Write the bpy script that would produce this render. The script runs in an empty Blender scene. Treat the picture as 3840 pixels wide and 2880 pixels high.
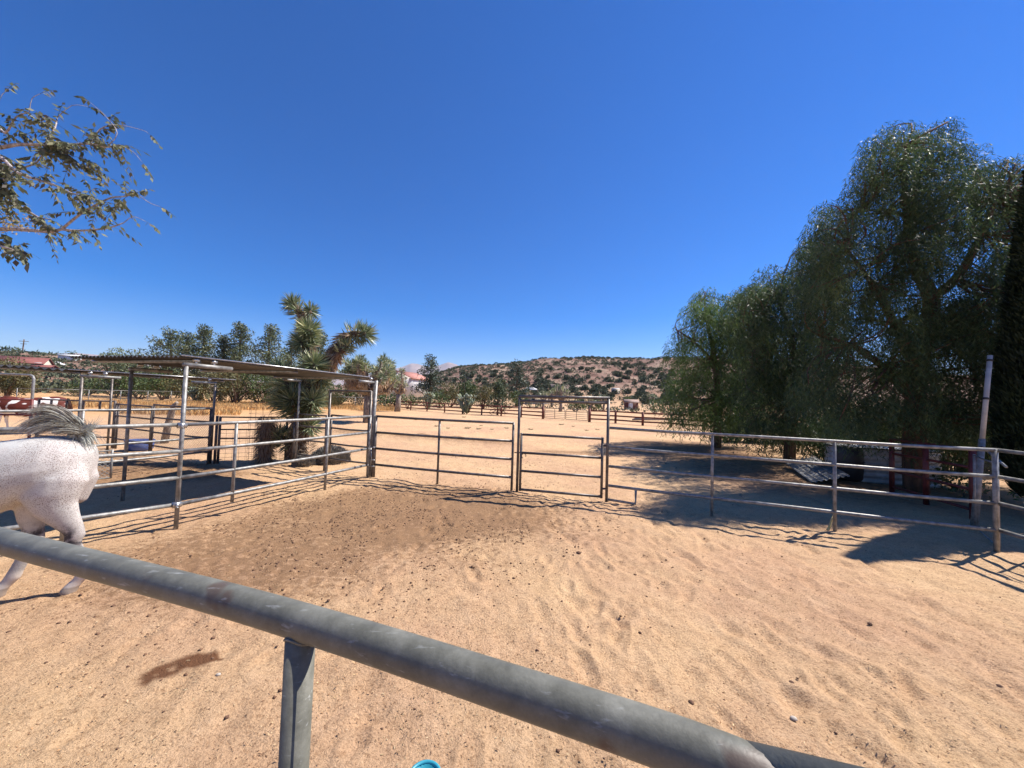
import bpy, math, random
import numpy as np
from mathutils import Matrix, Vector
R_ = math.radians
scene = bpy.context.scene
COL = scene.collection

# ---------------------------------------------------------------- camera
PITCH, ROLL, CAMH, FPX = R_(2.17), R_(1.797), 2.04, 1385.0
_f = np.array([0, math.cos(PITCH), math.sin(PITCH)])
_u = np.array([0, -math.sin(PITCH), math.cos(PITCH)])
_r = np.array([1.0, 0, 0])
CR = math.cos(ROLL)*_r + math.sin(ROLL)*_u
CU = -math.sin(ROLL)*_r + math.cos(ROLL)*_u
cam = bpy.data.cameras.new("camera")
cam.sensor_width = 36.0
cam.lens = FPX/3840*36
cam.clip_start = 0.05
cam.clip_end = 60000
cam_o = bpy.data.objects.new("camera", cam)
COL.objects.link(cam_o)
cam_o.matrix_world = Matrix(((CR[0], CU[0], -_f[0], 0), (CR[1], CU[1], -_f[1], 0), (CR[2], CU[2], -_f[2], CAMH), (0, 0, 0, 1)))
scene.camera = cam_o

# ---------------------------------------------------------------- light
SUN_AZ, SUN_EL = R_(70), R_(52)      # azimuth measured from +Y (view direction) towards +X
sd = Vector((math.sin(SUN_AZ)*math.cos(SUN_EL), math.cos(SUN_AZ)*math.cos(SUN_EL), math.sin(SUN_EL)))
sun = bpy.data.lights.new("sun", 'SUN')
sun.energy = 5.0
sun.angle = R_(0.53)
sun.color = (1.0, 0.94, 0.87)
sun_o = bpy.data.objects.new("sun", sun)
COL.objects.link(sun_o)
sun_o.rotation_euler = sd.to_track_quat('Z', 'Y').to_euler()
world = bpy.data.worlds.new("World")
scene.world = world
world.use_nodes = True
wn, wl = world.node_tree.nodes, world.node_tree.links
wn.clear()
sky = wn.new('ShaderNodeTexSky')
sky.sky_type = 'NISHITA'
sky.sun_disc = False
sky.sun_elevation = SUN_EL
sky.sun_rotation = SUN_AZ
sky.altitude = 1200
sky.air_density = 1.0
sky.dust_density = 0.35
sky.ozone_density = 3.0
hs = wn.new('ShaderNodeHueSaturation')
hs.inputs['Saturation'].default_value = 1.58
hs.inputs['Hue'].default_value = 0.505
hs.inputs['Value'].default_value = 1.08
bg = wn.new('ShaderNodeBackground')
bg.inputs['Strength'].default_value = 0.074
wo = wn.new('ShaderNodeOutputWorld')
wl.new(sky.outputs[0], hs.inputs['Color'])
tn = wn.new('ShaderNodeMixRGB'); tn.blend_type = 'MULTIPLY'; tn.inputs[0].default_value = 1; tn.inputs[2].default_value = (.92, .93, 1.13, 1)
wl.new(hs.outputs[0], tn.inputs[1]); wl.new(tn.outputs[0], bg.inputs['Color'])
wl.new(bg.outputs[0], wo.inputs['Surface'])
scene.view_settings.view_transform = 'Standard'
scene.view_settings.look = 'None'
scene.view_settings.exposure = 0.85
scene.view_settings.gamma = 1.0
scene.render.engine = 'CYCLES'
scene.cycles.max_bounces = 6
scene.cycles.transparent_max_bounces = 8

rng = np.random.default_rng(7)
random.seed(5)

# ---------------------------------------------------------------- numpy noise
def _hash(ix, iy, s):
    h = (ix.astype(np.int64)*374761393 + iy.astype(np.int64)*668265263 + s*1442695041) & 0xffffffff
    h = ((h ^ (h >> 13))*1274126177) & 0xffffffff
    h = h ^ (h >> 16)
    return (h & 0xffff)/65535.0

def vnoise(x, y, s=0):
    x = np.asarray(x, float); y = np.asarray(y, float)
    ix, iy = np.floor(x), np.floor(y)
    fx, fy = x-ix, y-iy
    fx = fx*fx*(3-2*fx); fy = fy*fy*(3-2*fy)
    a, b = _hash(ix, iy, s), _hash(ix+1, iy, s)
    c, d = _hash(ix, iy+1, s), _hash(ix+1, iy+1, s)
    return (a*(1-fx)+b*fx)*(1-fy)+(c*(1-fx)+d*fx)*fy

def fbm(x, y, s=0, o=4):
    t, a, n = 0, 1.0, 0
    for k in range(o):
        t = t + a*vnoise(x*2**k, y*2**k, s+k*17); n += a; a *= .5
    return t/n - .5

def sstep(a, b, x):
    t = np.clip((x-a)/(b-a), 0, 1)
    return t*t*(3-2*t)

# ---------------------------------------------------------------- terrain height
def px_az(u, v=1480.0):
    d = _f + CR*(u-1920)/FPX - CU*(v-1440)/FPX
    return math.atan2(d[0], d[1])
_rt = [(-400, 106), (0, 103), (150, 95), (300, 86), (560, 70), (700, 48), (900, 30), (1350, 26), (1500, 38), (1600, 70), (1666, 92), (1725, 111), (1850, 129), (1943, 140), (2050, 148), (2176, 157), (2241, 153), (2360, 155), (2485, 158), (3000, 160), (3500, 130), (3900, 110)]
RA = np.array([px_az(a) for a, b in _rt]); RE = np.array([b for a, b in _rt], float)
def macro(x, y):
    x = np.asarray(x, float); y = np.asarray(y, float)
    r = np.hypot(x, y); az = np.arctan2(x, y)
    e = np.interp(az, RA, RE)-5.0*sstep(-.25, -.1, az)
    front = sstep(-0.2, .15, np.cos(az))
    rr = 300.0
    zr = (CAMH + e/FPX*rr*np.clip(np.cos(az), .3, 1))*front
    z = zr*sstep(85, rr, r)**1.05
    z = z - 0.0*r
    fall = sstep(rr, 900, r)
    z = z*(1-fall) + (-2)*fall
    bump = fbm(x/38, y/38, 3, 4)*9*sstep(120, 230, r)*(1-fall)
    return z + bump*sstep(30, 120, e)

def micro(x, y):
    x = np.asarray(x, float); y = np.asarray(y, float)
    r = np.hypot(x, y)
    near = 1-sstep(18, 45, r)
    m = fbm(x/.42, y/.42, 11, 4)*.045 + fbm(x/.12, y/.12, 13, 3)*.03 + fbm(x/1.9, y/1.9, 5, 2)*.05
    # drag furrows running down to the viewer on the right
    px_ = x*.955+y*.297; al = -x*.297+y*.955
    wob = fbm(px_/.7, al/.9, 8, 2)*.35
    fur = (vnoise((px_+wob)/.15, al/.75, 21)-.5)+.6*(vnoise((px_-wob)/.085, al/.42, 29)-.5)
    m = m + fur*.02*(.35+.65*sstep(-1.0, 2.2, x))*(1-sstep(7, 10, y))
    # earth thrown up along the back rails
    d = y-(8.0-.34*(x+.0))
    m = m + np.exp(-(d+.25)**2/.18)*(.02+.05*vnoise(x/.5, y/.5, 41))*sstep(-4, -3, x)*(1-sstep(7, 8, x))
    # low berm out in the paddock
    m = m + .17*np.exp(-((y-17.5+.3*(x+4))/.8)**2)*sstep(-12, -8, x)*(1-sstep(-2, 1, x))*(.5+vnoise(x/.6, y/.6, 4))
    return m*near

def gz(x, y):
    return float(macro(x, y)+micro(x, y))

def ray(u, v):
    return _f + CR*(u-1920)/FPX - CU*(v-1440)/FPX
def at(u, v, Y):
    d = ray(u, v); t = Y/d[1]
    return Vector((d[0]*t, Y, CAMH+d[2]*t))
def onz(u, v, z=0.0):
    d = ray(u, v); t = (z-CAMH)/d[2]
    return Vector((d[0]*t, d[1]*t, z))
def G(u, v):
    d = ray(u, v); t = 1.0
    while t < 2000:
        p = d*t
        if CAMH+p[2] < float(macro(p[0], p[1])):
            break
        t *= 1.01
    return Vector((p[0], p[1], float(macro(p[0], p[1]))))
def gat(u, Y):
    """a point on the ground below image column u at distance Y"""
    d = ray(u, 1480); x = d[0]/d[1]*Y
    return Vector((x, Y, gz(x, Y)))

# ---------------------------------------------------------------- mesh helpers
class MB:
    def __init__(s):
        s.V = []; s.n = 0; s.L = []; s.T = []
    def add(s, v, f):
        v = np.asarray(v, float).reshape(-1, 3)
        if isinstance(f, np.ndarray):
            s.L.append((f+s.n).ravel()); s.T.append(np.full(len(f), f.shape[1]))
        else:
            s.L.append(np.array([i+s.n for q in f for i in q])); s.T.append(np.array([len(q) for q in f]))
        s.V.append(v); s.n += len(v)
    def mesh(s, name, off=None):
        V = np.concatenate(s.V); L = np.concatenate(s.L).astype(np.int32); T = np.concatenate(s.T).astype(np.int32)
        if off is not None: V = V-np.array(off)
        me = bpy.data.meshes.new(name)
        me.vertices.add(len(V)); me.vertices.foreach_set('co', V.ravel())
        me.loops.add(len(L)); me.loops.foreach_set('vertex_index', L)
        st = np.concatenate([[0], np.cumsum(T)[:-1]]).astype(np.int32)
        me.polygons.add(len(T)); me.polygons.foreach_set('loop_start', st); me.polygons.foreach_set('loop_total', T)
        me.update(calc_edges=True); me.validate()
        return me
    def box(s, c, sz, rot=0.0, ax=None):
        c = np.array(c); h = np.array(sz)/2
        v = np.array([[i, j, k] for k in (-1, 1) for j in (-1, 1) for i in (-1, 1)])*h
        if ax is not None: v = v@np.array(ax)
        elif rot:
            cs, sn = math.cos(rot), math.sin(rot)
            v = np.stack([v[:, 0]*cs-v[:, 1]*sn, v[:, 0]*sn+v[:, 1]*cs, v[:, 2]], 1)
        s.add(v+c, [(0, 2, 3, 1), (4, 5, 7, 6), (0, 1, 5, 4), (2, 6, 7, 3), (0, 4, 6, 2), (1, 3, 7, 5)])
        return s
    def tube(s, pts, r, seg=10, cap=True):
        P = np.array([list(p) for p in pts], float); n = len(P)
        rr = np.full(n, r) if np.isscalar(r) else np.array(r, float)
        T = np.gradient(P, axis=0) if n > 2 else np.array([P[1]-P[0]]*2)
        T /= np.linalg.norm(T, axis=1)[:, None]+1e-12
        ref = np.array([0, 0, 1.0]) if abs(T[0][2]) < .9 else np.array([1.0, 0, 0])
        a = np.cross(T[0], ref); a /= np.linalg.norm(a)
        A = []
        for k in range(n):
            a = a-T[k]*(a@T[k]); a /= np.linalg.norm(a)+1e-12; A.append(a)
        A = np.array(A); B = np.cross(T, A)
        th = np.arange(seg)*2*math.pi/seg
        V = P[:, None]+rr[:, None, None]*(A[:, None]*np.cos(th)[None, :, None]+B[:, None]*np.sin(th)[None, :, None])
        f = []
        for k in range(n-1):
            for j in range(seg):
                j2 = (j+1) % seg
                f.append((k*seg+j, k*seg+j2, (k+1)*seg+j2, (k+1)*seg+j))
        if cap:
            f.append(tuple(range(seg))[::-1]); f.append(tuple((n-1)*seg+j for j in range(seg)))
        s.add(V.reshape(-1, 3), f)
        return s
    def loft(s, rings, cap=True):
        """rings: list of (m,3) arrays"""
        m = len(rings[0]); f = []
        for k in range(len(rings)-1):
            for j in range(m):
                j2 = (j+1) % m
                f.append((k*m+j, k*m+j2, (k+1)*m+j2, (k+1)*m+j))
        if cap:
            f.append(tuple(range(m))[::-1]); f.append(tuple((len(rings)-1)*m+j for j in range(m)))
        s.add(np.concatenate(rings), f)
        return s
    def leaves(s, P, D, L, W, up=None):
        """diamond leaves: base P, direction D, length L, width W"""
        P = np.asarray(P, float); D = np.asarray(D, float); n = len(P)
        if n == 0: return s
        D = D/(np.linalg.norm(D, axis=1)[:, None]+1e-9)
        L = np.broadcast_to(np.asarray(L, float), (n,))[:, None]; W = np.broadcast_to(np.asarray(W, float), (n,))[:, None]
        Rn = rng.normal(size=(n, 3)) if up is None else np.asarray(up, float)
        S = np.cross(D, Rn); S /= np.linalg.norm(S, axis=1)[:, None]+1e-9
        m = P+D*L*.42
        V = np.stack([P, m+S*W/2, P+D*L, m-S*W/2], 1).reshape(-1, 3)
        s.add(V, np.arange(n*4).reshape(-1, 4))
        return s
    def smoothable(s): return s

WLOC = {}
def obj(name, me, mat, parent=None, loc=None, smooth=False):
    o = bpy.data.objects.new(name, me)
    COL.objects.link(o)
    if mat is not None:
        for m in (mat if isinstance(mat, (list, tuple)) else [mat]): me.materials.append(m)
    if smooth: me.polygons.foreach_set('use_smooth', np.ones(len(me.polygons), bool))
    if parent is not None:
        o.parent = parent; WLOC[o.name] = WLOC[parent.name]
    elif loc is not None:
        o.location = loc; WLOC[o.name] = Vector(loc)
    else: WLOC[o.name] = Vector((0, 0, 0))
    return o
def tag(o, label, cat, group=None, kind=None):
    if label: o['label'] = label
    if cat: o['category'] = cat
    if group: o['group'] = group
    if kind: o['kind'] = kind
    return o
def thing(name, label, cat, loc, group=None):
    o = bpy.data.objects.new(name, None); COL.objects.link(o)
    o.location = loc; o.empty_display_size = .1; WLOC[o.name] = Vector(loc)
    return tag(o, label, cat, group)
def part(name, mb, mat, parent, smooth=False, label=None):
    o = obj(name, mb.mesh(name, WLOC[parent.name]), mat, parent, smooth=smooth)
    if label: o['label'] = label
    return o
def solo(name, mb, mat, label, cat, loc, group=None, kind=None, smooth=False):
    o = obj(name, mb.mesh(name, loc), mat, None, loc, smooth)
    return tag(o, label, cat, group, kind)
def copy_tree(src, loc, label=None, rot=None, scale=None):
    c = src.copy(); COL.objects.link(c); c.location = loc
    if rot is not None: c.rotation_euler = (0, 0, rot)
    if scale is not None: c.scale = (scale, scale, scale) if np.isscalar(scale) else scale
    if label: c['label'] = label
    for ch in src.children:
        d = ch.copy(); COL.objects.link(d); d.parent = c
        for g in ch.children:
            e = g.copy(); COL.objects.link(e); e.parent = d
    return c

# ---------------------------------------------------------------- materials
def newmat(name):
    m = bpy.data.materials.new(name); m.use_nodes = True
    nt = m.node_tree; b = nt.nodes['Principled BSDF']
    return m, nt, nt.nodes, nt.links, b
def ramp(nd, stops):
    r = nd.new('ShaderNodeValToRGB'); e = r.color_ramp.elements
    while len(e) < len(stops): e.new(.5)
    for k, (p, c) in enumerate(stops):
        e[k].position = p; e[k].color = (*c, 1) if len(c) == 3 else c
    return r
def noise_mat(name, c1, c2, scale=8, rough=.6, metal=0, bump=0.0, bscale=None, detail=6, lo=.35, hi=.65, stretch=None, spec=None):
    m, nt, nd, lk, b = newmat(name)
    tc = nd.new('ShaderNodeTexCoord'); mp = nd.new('ShaderNodeMapping')
    lk.new(tc.outputs['Object'], mp.inputs[0])
    if stretch: mp.inputs['Scale'].default_value = stretch
    n = nd.new('ShaderNodeTexNoise'); n.inputs['Scale'].default_value = scale; n.inputs['Detail'].default_value = detail
    lk.new(mp.outputs[0], n.inputs['Vector'])
    r = ramp(nd, [(lo, c1), (hi, c2)]); lk.new(n.outputs['Fac'], r.inputs[0])
    lk.new(r.outputs[0], b.inputs['Base Color'])
    b.inputs['Roughness'].default_value = rough; b.inputs['Metallic'].default_value = metal
    if spec is not None: b.inputs['Specular IOR Level'].default_value = spec
    if bump:
        n2 = nd.new('ShaderNodeTexNoise'); n2.inputs['Scale'].default_value = bscale or scale*3; n2.inputs['Detail'].default_value = 6
        lk.new(mp.outputs[0], n2.inputs['Vector'])
        bp = nd.new('ShaderNodeBump'); bp.inputs['Strength'].default_value = bump; bp.inputs['Distance'].default_value = .02
        lk.new(n2.outputs['Fac'], bp.inputs['Height']); lk.new(bp.outputs[0], b.inputs['Normal'])
    return m
def leaf_mat(name, cols, rough=.5, trans=.25, spec=.4, vary=.9):
    """leaf colours picked per leaf"""
    m, nt, nd, lk, b = newmat(name)
    g = nd.new('ShaderNodeNewGeometry')
    k = len(cols); r = ramp(nd, [(i/(k-1) if k > 1 else 0, c) for i, c in enumerate(cols)])
    lk.new(g.outputs['Random Per Island'], r.inputs[0])
    tc = nd.new('ShaderNodeTexCoord'); nz = nd.new('ShaderNodeTexNoise'); nz.inputs['Scale'].default_value = vary; nz.inputs['Detail'].default_value = 3
    lk.new(tc.outputs['Object'], nz.inputs[0]); rv = ramp(nd, [(.36, (.62, .66, .62)), (.5, (1, 1, 1)), (.64, (1.45, 1.35, 1.15))]); lk.new(nz.outputs[0], rv.inputs[0])
    mv = nd.new('ShaderNodeMixRGB'); mv.blend_type = 'MULTIPLY'; mv.inputs[0].default_value = 1 if vary else 0
    lk.new(r.outputs[0], mv.inputs[1]); lk.new(rv.outputs[0], mv.inputs[2]); r = mv
    lk.new(r.outputs[0], b.inputs['Base Color'])
    b.inputs['Roughness'].default_value = rough; b.inputs['Specular IOR Level'].default_value = spec
    if trans:
        t = nd.new('ShaderNodeBsdfTranslucent'); mx = nd.new('ShaderNodeMixShader'); mx.inputs[0].default_value = trans
        lk.new(r.outputs[0], t.inputs[0]); lk.new(b.outputs[0], mx.inputs[1]); lk.new(t.outputs[0], mx.inputs[2])
        lk.new(mx.outputs[0], nd['Material Output'].inputs['Surface'])
    return m

M = {}
M['pipe'] = noise_mat('galvanised_pipe', (.15, .145, .135), (.3, .295, .28), 14, .46, .25, .12, 60)
M['pipe_brown'] = noise_mat('brown_grey_pipe', (.08, .066, .055), (.17, .15, .135), 9, .42, .3, .12, 60)  # darker, browner tone of the galvanised pipe colour
M['pipe_dark'] = noise_mat('dark_pipe', (.05, .035, .03), (.13, .11, .10), 7, .55, .2)
M['pipe_red'] = noise_mat('red_painted_steel', (.07, .012, .01), (.16, .03, .025), 6, .5, .1)
M['clamp'] = noise_mat('clamp_steel', (.35, .35, .34), (.55, .55, .54), 30, .35, .8)
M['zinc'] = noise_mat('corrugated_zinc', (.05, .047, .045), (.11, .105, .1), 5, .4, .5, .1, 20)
M['zinc_under'] = noise_mat('corrugated_zinc_dull', (.10, .09, .085), (.2, .18, .17), 4, .6, .2)
M['tank'] = noise_mat('bright_zinc', (.25, .25, .25), (.42, .42, .42), 5, .4, .3)
M['sheet'] = noise_mat('dull_zinc', (.16, .16, .16), (.3, .3, .3), 5, .6, .1)
M['redwood'] = noise_mat('stained_rail_wood', (.10, .022, .013), (.20, .05, .03), 5, .7, 0, .3, 30)
M['bark'] = noise_mat('bark', (.06, .035, .022), (.2, .13, .085), 6, .9, 0, .8, 18, stretch=(3, 3, .6))
M['bark_orange'] = noise_mat('orange_bark', (.035, .022, .014), (.17, .075, .035), 3.5, .9, 0, .8, 14, stretch=(3, 3, .7))
M['bark_grey'] = noise_mat('grey_bark', (.12, .09, .07), (.34, .28, .22), 7, .9, 0, .8, 20, stretch=(3, 3, .6))
M['bark_pale'] = noise_mat('pale_bark', (.2, .16, .15), (.5, .45, .43), 12, .8, 0, .5, 30, stretch=(3, 3, 1))
M['pepper'] = leaf_mat('pepper_leaves', [(.028, .055, .02), (.05, .09, .034), (.07, .12, .05), (.105, .135, .055), (.04, .07, .04)], .55, .34, .3)
M['pepper2'] = leaf_mat('pepper_leaves_bright', [(.05, .09, .02), (.08, .14, .038), (.11, .19, .055), (.15, .2, .07)], .55, .36, .3)
M['cypress'] = leaf_mat('cypress_foliage', [(.01, .02, .01), (.018, .032, .015), (.03, .045, .02)], .6, .05, .2)
M['pine'] = leaf_mat('pine_needles', [(.07, .095, .045), (.11, .14, .07), (.16, .185, .105), (.09, .11, .06)], .5, .15)
M['pine_olive'] = leaf_mat('olive_needles', [(.06, .08, .025), (.1, .12, .04), (.14, .15, .055)], .55, .15)
M['bluepine'] = leaf_mat('blue_green_needles', [(.035, .06, .038), (.06, .09, .06), (.09, .12, .08)], .5, .1)
M['pale'] = leaf_mat('pale_green_leaves', [(.14, .18, .1), (.2, .24, .14), (.11, .14, .08)], .5, .25)
M['shrub'] = leaf_mat('green_shrub', [(.04, .07, .02), (.07, .11, .03), (.1, .13, .045)], .55, .15)
M['shrub_olive'] = leaf_mat('olive_shrub', [(.08, .08, .03), (.13, .125, .05), (.17, .15, .07)], .6, .15)
M['juniper'] = leaf_mat('juniper', [(.03, .05, .02), (.05, .08, .035), (.075, .1, .045)], .6, .08)
M['scrub'] = leaf_mat('hill_scrub', [(.06, .075, .045), (.1, .115, .07), (.135, .145, .09)], .7, .15)
M['greybrush'] = leaf_mat('grey_brush', [(.16, .15, .13), (.24, .22, .2), (.12, .12, .12)], .7, .1)
M['cactus'] = leaf_mat('cholla_green', [(.14, .18, .11), (.22, .26, .18), (.3, .32, .24)], .6, .05)
M['yucca_g'] = leaf_mat('yucca_green', [(.1, .15, .085), (.17, .22, .12), (.3, .34, .19), (.5, .5, .32)], .4, .15, .5)
M['yucca_d'] = leaf_mat('yucca_dead', [(.16, .1, .065), (.3, .21, .14), (.5, .4, .29)], .7, .12)
M['leaf_tree'] = leaf_mat('ash_leaves', [(.07, .085, .045), (.11, .13, .07), (.16, .17, .095), (.2, .2, .12), (.1, .085, .075)], .6, .25, .3)
M['leaf_dry'] = leaf_mat('dry_seeds', [(.4, .28, .12), (.55, .42, .2)], .7, .3)
M['drygrass'] = leaf_mat('dry_grass', [(.42, .25, .1), (.55, .35, .15), (.62, .42, .2)], .8, .3)
M['weed'] = leaf_mat('dry_weed', [(.25, .22, .14), (.36, .3, .19)], .8, .2)
M['manure'] = noise_mat('manure', (.09, .045, .028), (.2, .11, .06), 40, .95)
M['chaff_pale'] = leaf_mat('chaff_pale', [(.5, .36, .2), (.62, .48, .3)], .9, .1, .1)
M['chaff_and_shade'] = leaf_mat('chaff_and_shade', [(.13, .07, .04), (.25, .15, .085), (.34, .21, .12)], .95, 0, .1)
M['stone'] = noise_mat('stone', (.3, .25, .2), (.5, .44, .36), 20, .9)
M['hair'] = leaf_mat('tail_hair', [(.2, .15, .11), (.32, .26, .2), (.44, .4, .35), (.6, .57, .52)], .45, .15)
M['hair_w'] = leaf_mat('pale_hair', [(.5, .45, .38), (.65, .62, .57), (.75, .73, .7)], .45, .15)
M['hair_b'] = leaf_mat('chestnut_hair', [(.05, .02, .012), (.12, .05, .03)], .5, .1)
M['white'] = noise_mat('white_paint', (.6, .6, .58), (.75, .74, .72), 3, .6)
M['cream'] = noise_mat('cream_render', (.42, .35, .27), (.55, .48, .38), 2, .8)
M['roof_red'] = noise_mat('red_roof', (.16, .05, .04), (.24, .08, .065), 1.5, .8)
M['roof_tile'] = noise_mat('pink_tile_roof', (.42, .17, .12), (.55, .25, .19), 3, .8)
M['roof_tan'] = noise_mat('tan_roof', (.2, .13, .1), (.32, .22, .17), 2, .8)
M['glass'] = noise_mat('dark_window', (.02, .025, .03), (.04, .05, .06), 1, .15)
M['shedwood'] = noise_mat('shed_boards', (.08, .03, .022), (.16, .065, .045), 4, .8, stretch=(6, 6, .5))
M['blue'] = noise_mat('blue_plastic', (.03, .06, .2), (.06, .11, .32), 5, .5)
M['teal'] = noise_mat('teal_plastic', (.02, .22, .3), (.04, .3, .38), 5, .4)
M['black'] = noise_mat('black_plastic', (.008, .008, .01), (.02, .02, .022), 5, .5)
M['pvc'] = noise_mat('pvc', (.28, .285, .285), (.42, .42, .41), 6, .5)
M['wire'] = noise_mat('wire', (.1, .085, .075), (.2, .18, .17), 10, .6, .2)
M['rope'] = noise_mat('straw', (.5, .36, .12), (.7, .55, .25), 20, .9)
M['vehicle'] = noise_mat('white_vehicle', (.7, .7, .72), (.8, .8, .8), 3, .3)

def near_pipe_mat():
    m, nt, nd, lk, b = newmat('weathered_pipe')
    tc = nd.new('ShaderNodeTexCoord')
    n1 = nd.new('ShaderNodeTexNoise'); n1.inputs['Scale'].default_value = 11; n1.inputs['Detail'].default_value = 12; n1.inputs['Roughness'].default_value = .75
    lk.new(tc.outputs['Object'], n1.inputs[0])
    r1 = ramp(nd, [(.34, (.095, .093, .074)), (.5, (.135, .133, .108)), (.66, (.19, .187, .155))]); lk.new(n1.outputs[0], r1.inputs[0])
    n2 = nd.new('ShaderNodeTexNoise'); n2.inputs['Scale'].default_value = 6.5; n2.inputs['Detail'].default_value = 3
    mp2 = nd.new('ShaderNodeMapping'); mp2.inputs['Location'].default_value = (3.1, 1.7, .4); lk.new(tc.outputs['Object'], mp2.inputs[0]); lk.new(mp2.outputs[0], n2.inputs[0])
    r2 = ramp(nd, [(.64, (0, 0, 0)), (.70, (.7, .7, .7))]); lk.new(n2.outputs[0], r2.inputs[0])
    mx = nd.new('ShaderNodeMixRGB'); mx.inputs[2].default_value = (.09, .055, .04, 1)
    lk.new(r2.outputs[0], mx.inputs[0]); lk.new(r1.outputs[0], mx.inputs[1])
    # pale scratches
    mp = nd.new('ShaderNodeMapping'); mp.inputs['Scale'].default_value = (9, 40, 60); mp.inputs['Rotation'].default_value = (0, 0, .32)
    lk.new(tc.outputs['Object'], mp.inputs[0])
    n3 = nd.new('ShaderNodeTexNoise'); n3.inputs['Scale'].default_value = 1.6; n3.inputs['Detail'].default_value = 5; lk.new(mp.outputs[0], n3.inputs[0])
    r3 = ramp(nd, [(.63, (0, 0, 0)), (.72, (.4, .4, .4))]); lk.new(n3.outputs[0], r3.inputs[0])
    mx2 = nd.new('ShaderNodeMixRGB'); mx2.inputs[2].default_value = (.42, .43, .42, 1)
    lk.new(r3.outputs[0], mx2.inputs[0]); lk.new(mx.outputs[0], mx2.inputs[1])
    lk.new(mx2.outputs[0], b.inputs['Base Color'])
    b.inputs['Metallic'].default_value = .0; b.inputs['Specular IOR Level'].default_value = .28
    rr = ramp(nd, [(.3, (.36,)*3), (.7, (.55,)*3)]); lk.new(n1.outputs[0], rr.inputs[0]); lk.new(rr.outputs[0], b.inputs['Roughness'])
    n4 = nd.new('ShaderNodeTexNoise'); n4.inputs['Scale'].default_value = 160; n4.inputs['Detail'].default_value = 4; lk.new(tc.outputs['Object'], n4.inputs[0])
    bp = nd.new('ShaderNodeBump'); bp.inputs['Strength'].default_value = .16; bp.inputs['Distance'].default_value = .003
    lk.new(n4.outputs[0], bp.inputs['Height']); lk.new(bp.outputs[0], b.inputs['Normal'])
    return m
M['near'] = near_pipe_mat()

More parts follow.
